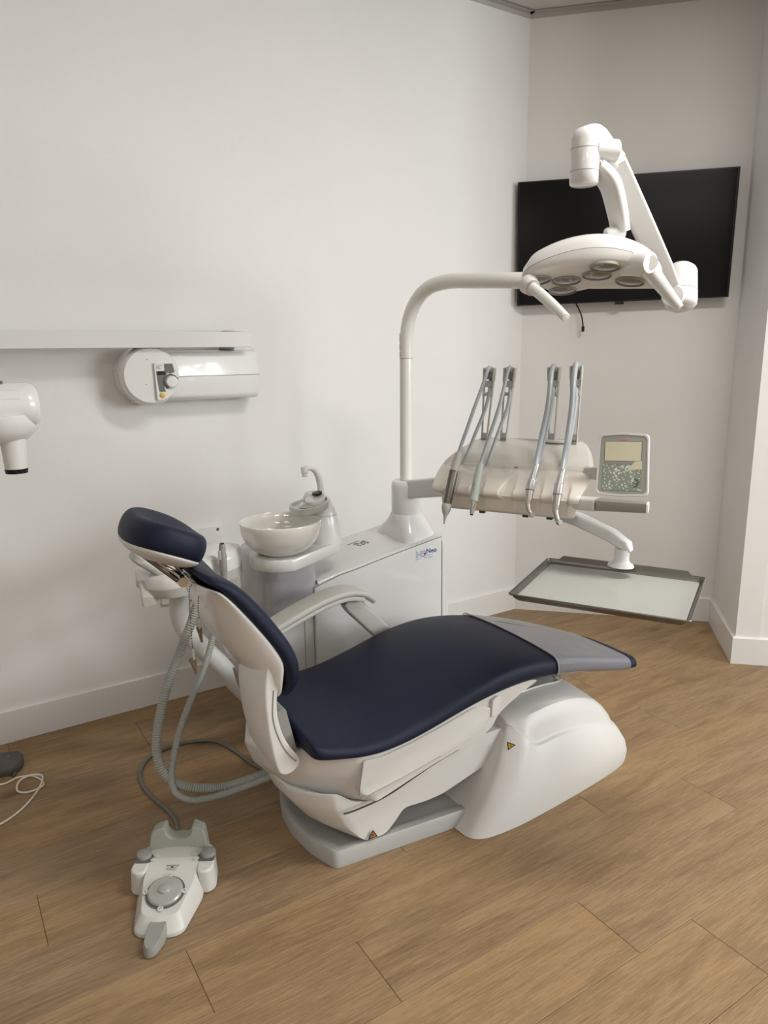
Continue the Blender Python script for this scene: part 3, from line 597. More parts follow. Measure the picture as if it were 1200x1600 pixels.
# spine linking seat base and backrest
spn = [(-.112, .640), (-.150, .665), (-.180, .635), (-.192, .585), (-.193, .54), (-.186, .47), (-.168, .395), (-.150, .350), (-.128, .332), (-.100, .336), (-.078, .364), (-.108, .402), (-.130, .450), (-.142, .51), (-.138, .57)]
spn = smooth_poly(spn, .022, 5)
def spf(x, z, y):
    t = abs(y + .10) / .09; return (x + max(0, (-.14 - x)) * .45 * t ** 3, y, z)
yloft(spn, [-.190, -.186, -.17, -.14, -.10, -.06, -.03, -.014, -.010], spf).obj('spine_bracket', WHITE2, CHR, bevel=.010, seg=4, angle=50)
ed = [(-.138, -.1905, .58), (-.1435, -.1905, .51), (-.132, -.1905, .452), (-.111, -.1905, .402), (-.086, -.1905, .368)]
MB().tube([(x - .010, y, z - .003) for x, y, z in ed], .0016, 6, 5).obj('bracket_seam', SEAM, CHR)
MB().prism(smooth_poly([(-.135, .50), (-.125, .45), (-.105, .40), (-.085, .365), (-.078, .372), (-.105, .50)], .004, 3), -.16, .16, 'y').obj('pivot_cover', SEAM, CHR, bevel=.003)

# seat cushion
XS = [-.076, -.072, -.055, 0, .06, .13, .23, .34, .45, .56, .66, .76, .86, .96, 1.04, 1.09, 1.135, 1.14]
ZT = [.428, .432, .425, .410, .394, .388, .404, .434, .470, .488, .484, .468, .445, .418, .397, .384, .376, .374]
ZB = [.392, .386, .382, .370, .356, .349, .359, .384, .407, .419, .419, .409, .392, .368, .350, .340, .334, .334]
YN = [-.240, -.258, -.268, -.270, -.270, -.270, -.270, -.270, -.270, -.268, -.264, -.260, -.257, -.254, -.252, -.250, -.248, -.244]
YF = [.240, .258, .268, .270, .270, .270, .270, .270, .262, .250, .236, .222, .205, .178, .120, .060, .0, -.04]
CR = [.004, .010, .014, .018, .024, .030, .036, .036, .030, .022, .014, .010, .008, .006, .004, .003, .002, .001]
def cush(x, i=None, off=0):
    zt, zb, yn, yf, cr = [interp(x, XS, q) for q in (ZT, ZB, YN, YF, CR)]
    zt += off; zb -= off; yn -= off; yf += off
    w = yf - yn; h = zt - zb; e = min(.028, w * .2)
    pts = [(yn + e, zb), (yn + .005, zb + h * .10), (yn, zb + h * .35), (yn + .001, zb + h * .62), (yn + .007, zb + h * .86), (yn + e * .8, zt)]
    for t in (.10, .22, .36, .5, .64, .78, .90): pts.append((yn + w * lerp(e * .8 / w, 1 - e * .8 / w, t), zt + cr * (1 - abs(2 * t - 1) ** 2.2)))
    pts += [(yf - e * .8, zt), (yf - .007, zb + h * .86), (yf - .001, zb + h * .62), (yf, zb + h * .35), (yf - .005, zb + h * .10), (yf - e, zb)]
    return [(x, y, z) for y, z in pts]
def spaced(a, b, n): return [lerp(a, b, k / n) for k in range(n + 1)]
MB().loft([cush(XS[0])] + [cush(x) for x in XS] + [cush(XS[-1])]).obj('seat_cushion', NAVY, CHR, sub=2)
MB().loft([cush(x, off=.0025) for x in ([.755] + [x for x in XS if .78 < x < 1.1] + [1.103])], cap=False).obj('foot_cover', FOOTF, CHR, sub=1, label='clear plastic foot cover on the end of the seat')
# thin wrinkles in the cover
for (x0, y0, x1, y1) in ((.80, .10, 1.04, -.02), (.84, .03, 1.06, -.09)):
    pts = []
    for t in (0, .25, .5, .75, 1):
        x = lerp(x0, x1, t); y = lerp(y0, y1, t); pts.append((x, y, interp(x, XS, ZT) + interp(x, XS, CR) * .8 + .0015))
    MB().tube(pts, [.0005, .002, .0022, .002, .0005], 6, 4).obj('wrinkle', FOOTF, CHR)
tie = cush(.755, off=.004)
MB().tube(tie[:18], .0018, 6, 2).obj('cover_hem', mat('hem_film', (.45, .45, .47), .3), CHR)

# backrest shell
BR = [(-.290, .878, .205), (-.262, .862, .210), (-.225, .815, .213), (-.165, .735, .215), (-.128, .672, .215), (-.118, .640, .212), (-.124, .600, .205), (-.120, .560, .190), (-.128, .540, .16)]
def shell(i, depth):
    x, z, w = BR[i]; a = radians(-28); nx, nz = -cos(radians(27)), -sin(radians(27))
    d = depth
    return [(x, -w, z), (x + nx * .012, -w - .001, z + nz * .012), (x + nx * d * .45, -w * .93, z + nz * d * .45), (x + nx * d * .85, -w * .72, z + nz * d * .85), (x + nx * d, -w * .38, z + nz * d), (x + nx * d * 1.02, 0, z + nz * d * 1.02),
            (x + nx * d, w * .38, z + nz * d), (x + nx * d * .85, w * .72, z + nz * d * .85), (x + nx * d * .45, w * .93, z + nz * d * .45), (x + nx * .012, w + .001, z + nz * .012), (x, w, z), (x + .01, w * .5, z + .003), (x + .012, 0, z + .003), (x + .01, -w * .5, z + .003)]
DP = [.018, .035, .055, .085, .086, .072, .055, .036, .020]
def dipped(i):
    r = shell(i, DP[i]); k = {0: 2.0, 1: 1.2, 2: .45}.get(i, 0); w = BR[i][2]
    return [(x + .022 * k * q, y, z - .055 * k * q) for x, y, z in r for q in [max(0, min(1, (.75 - abs(y) / w) / .35))]]
MB().loft([dipped(i) for i in range(len(BR))]).obj('backrest_shell', WHITE, CHR, sub=2)
# backrest cushion
BC = [(-.292, .893, .200, .020), (-.262, .892, .214, .034), (-.222, .868, .220, .050), (-.170, .806, .222, .058), (-.118, .728, .222, .058), (-.085, .670, .222, .056), (-.077, .620, .220, .054), (-.082, .575, .205, .050), (-.105, .552, .175, .034)]
def bcu(i):
    x, z, w, d = BC[i]; nx, nz = -cos(radians(30)), -sin(radians(30)); dip = .012
    P_ = [(x + nx * d, -w * .97, z + nz * d), (x + nx * d * .5, -w - .002, z + nz * d * .5), (x + nx * .008, -w * .985, z + nz * .008), (x, -w * .88, z), (x - nx * -.004, -w * .6, z - .004), (x + nx * dip * .8, -w * .3, z + nz * dip * .8), (x + nx * dip, 0, z + nz * dip)]
    far = [(a, -b, c) for a, b, c in reversed(P_[:-1])]
    return P_ + far
MB().loft([bcu(i) for i in range(len(BC))]).obj('backrest_cushion', NAVY, CHR, sub=2)

# headrest: chrome double-jointed bracket, white shell, navy pad
HR = bpy.data.objects.new('headrest', None); COL.objects.link(HR); HR.parent = CHR
HR.location = (-.345, .005, .955)
tilt = Matrix.Rotation(radians(24), 3, 'Y')
def hpad(k, z, sx=.098, sy=.150, n=28, pw=2.6, dip=0, zz=None):
    out = []
    for j in range(n):
        a = 2 * pi * j / n; cx, cy = cos(a), sin(a)
        r = (abs(cx) ** pw + abs(cy) ** pw) ** (-1 / pw)
        x, y = cx * r * sx * k, cy * r * sy * k
        out.append(tilt @ Vector((x, y, z - dip * (1 - min(1, abs(y) / .12)) + .10 * y * y / .15)))
    return out
MB().loft([hpad(.86, -.034), hpad(.97, -.026), hpad(1.0, -.006), hpad(.99, .016), hpad(.92, .034), hpad(.78, .043), hpad(.5, .043, dip=.008), hpad(.2, .041, dip=.012), hpad(.03, .041, dip=.012)]).obj('head_pad', NAVY, HR, sub=1)
MB().loft([hpad(.03, -.055), hpad(.3, -.055), hpad(.62, -.051), hpad(.85, -.041), hpad(.95, -.031), hpad(.95, -.024), hpad(.8, -.024)]).obj('head_shell', WHITE2, HR, sub=1)
def bar(name, a, b, w, h, m, par, r=.3):
    return MB().tube([a, b], 1, shape=rrect(w, h, min(w, h) * r, 3), smooth=1).obj(name, m, par, angle=40)
def hb_(x, z, y=-.018): return (x + .345, y, z - .955)
bar('mount_bar', hb_(-.402, .930), hb_(-.318, .846), .032, .011, DSTEEL, HR)
bar('mount_bar', hb_(-.372, .905), hb_(-.305, .852), .014, .014, CHROME, HR)
bar('mount_bar', hb_(-.335, .915, .012), hb_(-.300, .858, .012), .018, .012, STEEL, HR)
MB().tube([hb_(-.312, .848, -.048), hb_(-.312, .848, .030)], .0125, 24, 1).obj('joint_pin', CHROME, HR)
MB().tube([hb_(-.286, .852, -.040), hb_(-.286, .852, .028)], .009, 24, 1).obj('joint_pin', CHROME, HR)
bar('slide_plate', hb_(-.292, .854), hb_(-.225, .795), .046, .008, CHROME, HR)

# armrest on the wall side
arp = [(-.02, .30, .505), (.06, .30, .545), (.14, .30, .575), (.23, .30, .602), (.31, .30, .612), (.37, .30, .600), (.405, .30, .575), (.415, .30, .560)]
AR = MB().tube(arp, [1, 1, 1, 1, 1, .98, .9, .7], shape=rrect(.092, .020, .008, 5), smooth=5).obj('armrest', PGREY, CHR, angle=60)
MB().tube([(x, y, z - .018) for x, y, z in arp[:6]], 1, shape=rrect(.082, .016, .004, 3), smooth=5).obj('armrest_underside', WHITE2, AR, angle=50)
MB().tube([(.325, .30, .582), (.345, .30, .555), (.40, .292, .495), (.45, .285, .440), (.48, .25, .405)], [.9, 1, 1, 1, 1], shape=rrect(.040, .062, .010, 4), smooth=4).obj('armrest_support', mat('support_grey', (.50, .49, .455), .35), CHR, angle=50)

# warning triangles
def warn(name, par, c, rot, s, base):
    t = MB().prism([(0, s), (-s * .95, -s * .62), (s * .95, -s * .62)], 0, .0008, 'z').obj(name, BLACK, par, smooth=False); t.location = c; t.rotation_euler = rot
    MB().prism([(0, s * .66), (-s * .62, -s * .42), (s * .62, -s * .42)], .0008, .0011, 'z').obj('yellow_field', base, t, smooth=False)
    MB().prism([(s * .05, s * .36), (-s * .22, -s * .02), (-s * .02, -s * .02), (-s * .12, -s * .34), (s * .22, s * .06), (s * .02, s * .06)], .0011, .0014, 'z').obj('bolt_mark', BLACK, t, smooth=False)
warn('warning_label', CHR, (.120, -.2065, .072), (radians(90), 0, 0), .016, ORG)
warn('warning_label', CHR, (.567, -.266, .238), (radians(90 - 8), radians(84), radians(-36)), .015, YEL)
# ================================================================ WATER UNIT WITH SPITTOON (same heading as the chair)
WU = thing('water_unit', 'white floor-standing dental water unit cabinet with sloping side seam and blue logo', 'dental unit', CH0, CROT)
F0 = .45
front = [(.276, .03), (.276, .588), (.373, .615), (.452, .628), (.561, .649), (.704, .674), (.812, .692), (.824, .684), (.824, .03)]
MB().prism(smooth_poly(front, .006, 2), F0, F0 + .06, 'y').obj('front_panel', WHITE, WU, bevel=.004, seg=3, angle=50)
# lid: slopes over the cabinet
def lidz(x): return interp(x, [.276, .373, .452, .561, .704, .83], [.590, .617, .630, .651, .676, .697])
lid = []
for y, zo in ((F0 + .002, 0), (F0 + .012, .012), (F0 + .06, .022), (.60, .030), (.74, .020), (.79, .0), (.80, -.03)):
    x0 = .292 + (y - F0) * .05
    lid.append([(x, y, lidz(x) + zo * (.9 - .5 * (x - .28))) for x in spaced(x0, .828, 12)])
top_rings = lid
bot_rings = [[(x, y, z - .05) for x, y, z in r] for r in lid]
MB().loft([t + list(reversed(b)) for t, b in zip(top_rings, bot_rings)]).obj('lid', WHITE, WU, angle=50)
MB().tube([(x_, F0 - .0005, lidz(x_) - .0005) for x_ in (.277, .373, .452, .561, .704, .822)], .0016, 6, 3).obj('lid_seam', SEAM, WU)
MB().prism(smooth_poly([(.13, .03), (.82, .03), (.82, .63), (.30, .56), (.14, .56)], .01, 2), F0 + .062, .80, 'y').obj('cabinet', WHITE2, WU, bevel=.006)
# right-hand side trim strip with a notch
strip = [(.827, .03), (.827, .690), (.842, .672), (.855, .620), (.863, .570), (.8635, .562), (.846, .540), (.848, .505), (.861, .449), (.866, .38), (.866, .03)]
MB().prism(strip, F0 + .004, .78, 'y').obj('side_trim', WHITE, WU, bevel=.008, seg=4, angle=30)
MB().box((.8255, F0 + .003, .355), (.0025, .004, .65)).obj('trim_seam', SEAM, WU)
# lower left panels behind the armrest
MB().prism(smooth_poly([(.150, .03), (.150, .47), (.275, .50), (.275, .03)], .004, 2), F0 + .015, F0 + .06, 'y').obj('lower_panel', WHITE2, WU, bevel=.003)
MB().box((.238, F0 + .0145, .25), (.0016, .002, .46)).obj('panel_seam', SEAM, WU)
# film wrapped rounded end below the bowl
fe = [(.300, .455), (.300, .80), (.19, .82), (.12, .78), (.092, .70), (.085, .58), (.10, .50), (.15, .455)]
fe = smooth_poly(fe, .05, 5)
def ring(k, z, dx=0, cx=.19, cy=.62): return [(cx + (x - cx) * k + dx, cy + (y - cy) * k, z) for x, y in fe]
MB().loft([ring(.86, .455, .02), ring(.95, .475, .008), ring(1, .53), ring(1.0, .62), ring(.985, .67), ring(.93, .698), ring(.8, .705), ring(.3, .706)]).obj('film_wrapped_end', UNITF, WU, bevel=0, angle=60, label='rounded cabinet end wrapped in hazy protective film')
MB().loft([ring(.84, .03, .03), ring(.84, .48, .03)]).obj('lower_column', CREAM, WU, angle=50)
# pipe stub visible below the film
MB().tube([(.145, .50, .20), (.145, .50, .47)], .022, 24, 1).obj('drain_pipe', CHROME, WU)
def hull(z, k=1.0, sh=0):
    pts = []
    for j in range(24):
        a = radians(90 + 180 * j / 23); pts.append((.150 + .108 * k * cos(a) + sh, .435 + .108 * k * sin(a), z))
    for j in range(12):
        a = radians(-90 + 180 * j / 11); pts.append((.348 + .055 * k * cos(a), .515 + (.085 if a > 0 else .085) * k * sin(a), z))
    return pts
MB().loft([hull(.700, .96), hull(.705, 1.0), hull(.735, 1.0), hull(.742, .97), hull(.743, .5)]).obj('bowl_base', WHITE, WU, angle=50)
def tw(z, x0, x1, y0, y1): return [(lerp(x0, x1, .5) + (x1 - x0) / 2 * a, lerp(y0, y1, .5) + (y1 - y0) / 2 * b, z) for a, b in rrect(2, 2, .75, 6)]
MB().loft([tw(.735, .275, .402, .43, .60), tw(.80, .278, .394, .44, .59), tw(.855, .280, .384, .45, .58), tw(.895, .284, .366, .46, .57), tw(.912, .292, .352, .47, .56), tw(.916, .305, .342, .485, .545)]).obj('spittoon_tower', WHITE, WU, angle=60)
MB().loft([tw(z, .2790, .3880, .4465, .5835) for z in (.8385, .8398)]).obj('tower_seam', SEAM, WU)
# faucet
MB().tube([(.338, .505, .905), (.336, .505, .94), (.328, .502, .972), (.312, .497, .998), (.290, .490, 1.008), (.272, .484, 1.006)], [.0115, .011, .0105, .010, .0095, .0095], 20, 6).obj('faucet', WHITE, WU)
MB().tube([(.352, .52, .905), (.346, .515, .95), (.336, .510, .982)], [.007, .006, .004], 14, 5).obj('second_tube', WHITE, WU)
MB().lathe([(.0125, .018), (.0125, .0), (.009, -.004), (.009, -.014), (.007, -.016), (.001, -.016)], (.268, .483, .996), 24).obj('faucet_nozzle', WHITE, WU)
# cup rest
cupo = smooth_poly([(.20, .40), (.205, .50), (.26, .52), (.335, .50), (.34, .445), (.31, .385), (.25, .372)], .035, 5)
tz = lambda x, y: .885 + (x - .20) * .16
CU = MB().loft([[(x * .98 + .005, y * .98 + .01, tz(x, y) - .022) for x, y in cupo], [(x, y, tz(x, y) - .016) for x, y in cupo], [(x, y, tz(x, y)) for x, y in cupo], [(.27 + (x - .27) * .9, .45 + (y - .45) * .9, tz(x, y) + .001) for x, y in cupo], [(.27 + (x - .27) * .87, .45 + (y - .45) * .87, tz(x, y) - .006) for x, y in cupo]]).obj('cup_rest', PGREY, WU, angle=50)
CU.data.materials[0] = mat('cup_rest_grey', (.47, .48, .45), .25, coat=.5)
MB().lathe([(.032, 0), (.034, .0025), (.031, .003), (.030, .0)], (.258, .435, tz(.258, 0) - .004), 32, Matrix.Rotation(radians(-9), 3, 'Y')).obj('cup_ring', WHITE, CU)
MB().loft([[(x, y, z) for x, y, z in [(.305 + .017 * cos(a), .468 + .020 * sin(a), .9065 + .003 * cos(a) + dz_) for a in [2 * pi * k / 28 for k in range(28)]]] for dz_ in (.012, .0175)]).obj('cup_sensor', BLACK, CU, angle=40)
MB().loft([[(x * .5 + .16, y * .6 + .19, tz(x, y) + dz_) for x, y in cupo] for dz_ in (-.01, .014)]).obj('sensor_hood', WHITE, CU, bevel=.004)
# ceramic bowl
BW = tag(MB().lathe([(.001, .0), (.070, .0), (.078, .004), (.103, .020), (.121, .042), (.1305, .066), (.1345, .090), (.1355, .104), (.1345, .108), (.130, .109), (.127, .105), (.124, .084), (.114, .056), (.094, .032), (.064, .018), (.030, .012), (.001, .010)], (0, 0, 0), 72).obj('spittoon_bowl', BOWL, None, angle=60), 'round white ceramic rinsing bowl on the water unit', 'bowl')
Rc = Matrix.Rotation(CROT, 4, 'Z'); wp = Matrix.Translation(CH0) @ Rc @ Vector((.150, .435, .7435)); BW.location = wp
DRN = MB().lathe([(.018, .0125), (.018, .0145), (.014, .0150), (.001, .0135)], (0, 0, 0), 24).obj('drain', CHROME, BW)
# collar and cone carrying the lamp pole
pc = (.742, .576)
def circ(r, z, n=48): return [(pc[0] + r * cos(2 * pi * k / n), pc[1] + r * sin(2 * pi * k / n), z) for k in range(n)]
def rr_(x0, x1, y0, y1, z, n=48, p=4):
    out = []
    for k in range(n):
        a = 2 * pi * k / n; c_, s_ = cos(a), sin(a); r = (abs(c_) ** p + abs(s_) ** p) ** (-1 / p)
        out.append(((x0 + x1) / 2 + c_ * r * (x1 - x0) / 2, (y0 + y1) / 2 + s_ * r * (y1 - y0) / 2, z))
    return out
MB().loft([rr_(.660, .838, .460, .71, .675), rr_(.664, .830, .468, .70, .700), rr_(.672, .820, .484, .68, .722), rr_(.680, .811, .502, .65, .750, p=3), circ(.062, .775), circ(.060, .779), circ(.02, .779)]).obj('column_foot', WHITE, WU, angle=60)
MB().lathe([(.030, .776), (.056, .777), (.0575, .782), (.0575, .888), (.054, .902), (.046, .908), (.027, .909)], (pc[0], pc[1], 0), 56).obj('column_collar', WHITE, WU, angle=50)
MB().lathe([(.0555, .7765), (.0555, .7805)], (pc[0], pc[1], 0), 48).obj('collar_gap', DARK, WU)
# delivery arm from the collar to behind the instrument console
# logo and service label
def text(body, size, c, rot, m, par, ext=.0004, name='lettering', bold=0, sx=1):
    cu = bpy.data.curves.new('txt', 'FONT'); cu.body = body; cu.size = size; cu.extrude = ext; cu.offset = bold; cu.align_x = 'LEFT'
    to = bpy.data.objects.new('txt', cu); COL.objects.link(to)
    me_ = bpy.data.meshes.new_from_object(to); bpy.data.objects.remove(to)
    o = link(name, me_, m, par, smooth=False); o.location = c; o.rotation_euler = rot; o.scale.x = sx
    return o
LB = MB().box((.748, F0 - .0006, .637), (.088, .0010, .046)).obj('logo_sticker', mat('sticker_white', (.74, .76, .78), .25), WU, smooth=False)
rt = (radians(90), radians(-1), 0)
text('HS', .036, (.7055, F0 - .0012, .627), rt, BLUE, LB, bold=.0008)
text('HS', .036, (.7055, F0 - .0018, .627), rt, WHITE, LB, bold=-.0006)
text('Neo', .0270, (.7500, F0 - .0014, .639), rt, BLUE, LB, bold=.0005)
mb = MB(); mb.box((.7450, F0 - .0020, .639), (.011, .001, .004)); mb.box((.7450, F0 - .0020, .639), (.004, .001, .011)); mb.obj('red_cross', RED, LB, smooth=False)
mb = MB()
for j, (x, w) in enumerate(((.752, .006), (.760, .004), (.766, .007), (.775, .005), (.782, .004))): mb.box((x, F0 - .0013, .6315), (w, .0006, .0022))
for j, (x, w) in enumerate(((.742, .005), (.750, .006), (.758, .004), (.764, .003), (.770, .007), (.779, .005))): mb.box((x, F0 - .0013, .6225), (w, .0006, .0030))
for x, w in ((.708, .005), (.716, .007), (.726, .004)): mb.box((x, F0 - .0013, .6215), (w, .0006, .0022))
mb.obj('small_print', GPRINT, LB, smooth=False)
mb = MB()
def lidtop(x, y): return lidz(x) + interp(y, [F0 + .06, .60, .74], [.022, .030, .020]) * (.9 - .5 * (x - .28)) + .0008
for r_ in range(6):
    for c_ in range(8):
        if random.random() < .62: mb.box((.535 + c_ * .006, .59 + r_ * .008, lidtop(.535 + c_ * .006, .59 + r_ * .008)), (.0052, .0068, .0012), Matrix.Rotation(radians(-10), 3, 'Y'))
for c_ in range(7): mb.box((.515 + c_ * .008, .648, lidtop(.515 + c_ * .008, .648)), (.005, .006, .0012), Matrix.Rotation(radians(-10), 3, 'Y'))
mb.obj('service_label', GPRINT, WU, smooth=False, kind='stuff')

# ================================================================ OPERATING LAMP (world coordinates, root at the collar)
lr = Vector((POLE[0][0], POLE[0][1], .905))
LP = thing('operating_lamp', 'white dental operating lamp on a curved pole with jointed spring arm', 'lamp', lr)
def rel(l, o=lr): return [Vector(p) - o for p in l]
pole = rel(POLE)
MB().tube([pole[0] + Vector((0, 0, -.01)), pole[1] * 1 + Vector((0, 0, 0))], .0243, 32, 1).obj('lower_pole', CREAM, LP).data.materials[0] = mat('pole_white', (.74, .735, .69), .22, coat=.6)
MB().tube([pole[1]] + pole[2:], [.0247] * 4 + [.0252] + [.0258] * 6, 32, 8).obj('curved_arm', bpy.data.materials['pole_white'], LP)
MB().tube([pole[1] + Vector((0, 0, -.0012)), pole[1] + Vector((0, 0, .0012))], .0251, 32, 1).obj('pole_joint', SEAM, LP)
pd = -Vector((pole[0].x + lr.x, pole[0].y + lr.y, 0)).normalized(); lefts = Vector((pd.y, -pd.x, 0))
mb = MB()
for k in range(11):
    a = radians(62); dvec = (pd * cos(a) + (-lefts if lefts.x > 0 else lefts) * sin(a))
    if k in (2, 6): continue
    mb.box(tuple(pole[1] + dvec * .0250 + Vector((0, 0, .012 + k * .0075))), (.006, .0022, .0045 if k % 2 else .006), Matrix.Rotation(atan2(dvec.y, dvec.x) + pi / 2, 3, 'Z'))
mb.obj('pole_label', GPRINT, LP, smooth=False)
# end joint
J0, J1 = [Vector(p) - lr for p in LAMPJOINT]
jd = (J0 - J1).normalized()
def lath_along(a, b, prof, seg=40, sx=1, sy=1):
    """prof: (radius, t) with t from 0 at a to 1 at b"""
    a = Vector(a); b = Vector(b); L_ = (b - a).length; q = Vector((0, 0, 1)).rotation_difference(b - a).to_matrix()
    return MB().lathe([(r, t * L_) for r, t in prof], a, seg, q, sx, sy)
lath_along(J1, J0, [(.012, -.04), (.034, -.02), (.044, .06), (.046, .2), (.046, .97), (.042, 1.06), (.030, 1.16), (.002, 1.20)]).obj('end_joint', WHITE, LP, angle=50)
lath_along(J1, J0, [(.0464, .40), (.0464, .415)]).obj('joint_seam', SEAM, LP)
SAp = rel(SPRINGARM)
sh_ = rrect(.050, .060, .008, 4)
SA = MB().tube([SAp[0], SAp[1], SAp[2], SAp[3]], [.80, 1, 1, .98], shape=sh_, smooth=3, up=(-.75, -.45, .55)).obj('spring_arm', WHITE, LP, angle=50)
lath_along(SAp[0] + Vector((-.015, -.035, -.005)), SAp[0] + Vector((.03, .06, .0)), [(.002, -.02), (.028, 0), (.032, .1), (.032, .95), (.02, 1)]).obj('lower_pivot', WHITE, LP, angle=50)
H0, H1 = rel(HUB)
hb = lath_along(H1, H0, [(.002, -.01), (.030, -.005), (.0345, .03), (.0355, .30), (.0355, .92), (.033, 1.02), (.025, 1.12), (.012, 1.17), (.001, 1.18)]).obj('hub', WHITE, LP, angle=50)
lath_along(H1, H0, [(.0359, .27), (.0359, .28)]).obj('hub_seam', SEAM, LP); lath_along(H1, H0, [(.0359, .72), (.0359, .73)]).obj('hub_seam', SEAM, LP)
top = H0 + Vector((0, 0, .006))
MB().tube([top + Vector((-.008, 0, -.012)), top + Vector((.022, .006, -.008)), top + Vector((.046, .012, -.030)), SAp[3] + Vector((.004, .004, .0))], [.9, 1.0, 1.0, .98], shape=rrect(.052, .056, .018, 5), smooth=5, up=(0, 0, 1)).obj('arm_elbow', WHITE, LP, angle=50)
lath_along(H0 + Vector((.02, -.002, -.030)), H0 + Vector((.082, .008, -.034)), [(.022, 0), (.026, .05), (.026, .95), (.022, 1)]).obj('cross_pin', WHITE, LP)
YK = rel(YOKE)
MB().tube([H0 + Vector((.02, .0, -.072))] + [YK[0] + Vector((-.012, 0, 0))] + YK[1:4], [.80, .95, 1.0, .95, .85], shape=rrect(.030, .062, .011, 4), smooth=6, up=(1, 0, .3)).obj('yoke_arm', WHITE, LP, angle=50)
MB().tube([H0 + Vector((.03, -.016, -.066))] + [YK[0] + Vector((-.004, -.0165, .006))] + [p + Vector((.016, -.0155, .004)) for p in YK[1:4]], .0009, 6, 6).obj('yoke_seam', SEAM, LP)
lath_along(YK[3] + Vector((-.040, -.006, -.008)), YK[3] + Vector((.006, -.002, .002)), [(.014, 0), (.0165, .1), (.0165, 1.0), (.012, 1.05)]).obj('yoke_pin', WHITE, LP)
# head: two lobed shell, tilted, lenses below
hc = Vector((.545, 1.975, 1.608)) - lr
LH = bpy.data.objects.new('lamp_head', None); COL.objects.link(LH); LH.parent = LP; LH.location = hc
LH.rotation_euler = (radians(-16), radians(2), radians(-9))
def arch_(x): return .036 * (1 - (x / .18) ** 2) - .03
def hprof(k, dz, drop=0):
    out = []
    top_ = [(-.178, -.01), (-.160, -.055), (-.10, -.085), (-.03, -.105), (.03, -.110), (.09, -.100), (.15, -.070), (.182, -.02), (.17, .04), (.11, .055), (.04, .060), (-.01, .10), (-.055, .125), (-.10, .10), (-.13, .055), (-.165, .035)]
    top_ = smooth_poly(top_, .04, 5)
    for x, y in top_:
        out.append((x * k, y * k, dz + arch_(x * k)))
    return out
MB().loft([hprof(.02, .051), hprof(.30, .050), hprof(.55, .048), hprof(.75, .044), hprof(.90, .034), hprof(.985, .014), hprof(1.0, -.002)], cap=True).obj('upper_shell', WHITE, LH, angle=70)
def under(x): return -.046 + .014 * (1 - (x / .18) ** 2)
def hlow(k, f): return [(x, y, lerp(z, under(x), f)) for x, y, z in hprof(k, -.0035)]
MB().loft([hlow(1.0, 0), hlow(.995, .35), hlow(.975, .72), hlow(.93, .94), hlow(.87, 1), hlow(.7, 1), hlow(.5, 1), hlow(.3, 1), hlow(.02, 1)], cap=True).obj('lower_shell', WHITE2, LH, angle=70)
MB().box((.0, -.088, .016), (.012, .008, .004)).obj('catch', RING, LH)
Minv = (Matrix.Translation(hc + lr) @ LH.rotation_euler.to_matrix().to_4x4()).inverted()
for i, (x, y) in enumerate(((-.135, -.006), (-.058, .012), (-.060, .083), (.014, -.024), (.102, .006), (.026, -.078))):
    zz = under(x) - .0005
    tiltm = Matrix.Rotation(math.atan(.028 * x / .0324), 3, 'Y')
    LN = MB().lathe([(.0355, .004), (.0365, -.003), (.034, -.0045), (.0335, -.001)], (x, y, zz), 40, tiltm, 1.05, .85, cap=False).obj('lens_ring', PGREY2, LH)
    MB().lathe([(.001, -.0045), (.02, -.0035), (.0335, -.001), (.0335, .002)], (x, y, zz), 40, tiltm, 1.05, .85).obj('lens', FILMC, LN)
def LR(p): return Minv @ (Vector(p))
lh = [LR(p) for p in LHANDLE]; rh = [LR(p) for p in RHANDLE]
MB().tube([lh[0] + Vector((-.010, .02, .018))] + lh[:1], [.026, .021], 20, 3).obj('handle_mount', WHITE2, LH)
MB().tube(lh + [lh[-1] + (lh[-1] - lh[-2]).normalized() * .006], [1.0, 1.0, .95, .78, .4], shape=rrect(.036, .028, .012, 5), smooth=6).obj('grab_handle', WHITE, LH, angle=60)
MB().tube(rh + [rh[-1] + (rh[-1] - rh[-2]).normalized() * .006], [1.25, 1.15, .95, .72, .4], shape=rrect(.036, .028, .012, 5), smooth=6).obj('grab_handle', WHITE, LH, angle=60)
kp = LR((.6530, 1.845, 1.6000)); kd = (LH.rotation_euler.to_matrix().inverted() @ Vector((.10, -.98, -.08))).normalized()
lath_along(kp - kd * .06 + Vector((-.030, 0, 0)), kp + kd * .004, [(.030, 0), (.030, .5), (.0265, .95), (.0235, 1.0), (.0165, 1.0), (.0165, .985), (.001, .985)]).obj('side_knob', WHITE, LH, angle=40)
lath_along(kp + kd * .002, kp + kd * .0045, [(.0185, 0), (.0185, .8), (.001, 1)]).obj('knob_cap', PGREY, LH)

# ================================================================ INSTRUMENT CONSOLE (local u to the right, n away from the camera)
CN0 = Vector((.40, 2.02, 0)); CNR = radians(-28)
CN = thing('instrument_console', 'cream-white dental instrument console hovering over the foot of the chair', 'instrument console', CN0, CNR)
V = [(.26, .975), (.24, .950), (.03, .932), (.010, .934), (.005, .942), (.006, .974), (-.006, .980), (-.016, .985), (-.019, .993), (-.014, 1.003), (-.004, 1.0075), (.006, 1.012), (.016, 1.0165), (.026, 1.021), (.036, 1.0255), (.05, 1.0315), (.07, 1.040), (.112, 1.053), (.1145, 1.0525), (.116, 1.056), (.122, 1.062), (.16, 1.080), (.20, 1.098), (.245, 1.116), (.268, 1.119), (.278, 1.110), (.280, 1.06), (.280, 1.00)]
UL = [-.215, -.22, -.240, -.252, -.257, -.262, -.272, -.278, -.280, -.282, -.284, -.286, -.288, -.290, -.292, -.294, -.296, -.300, -.299, -.298, -.296, -.285, -.268, -.243, -.232, -.226, -.22, -.215]
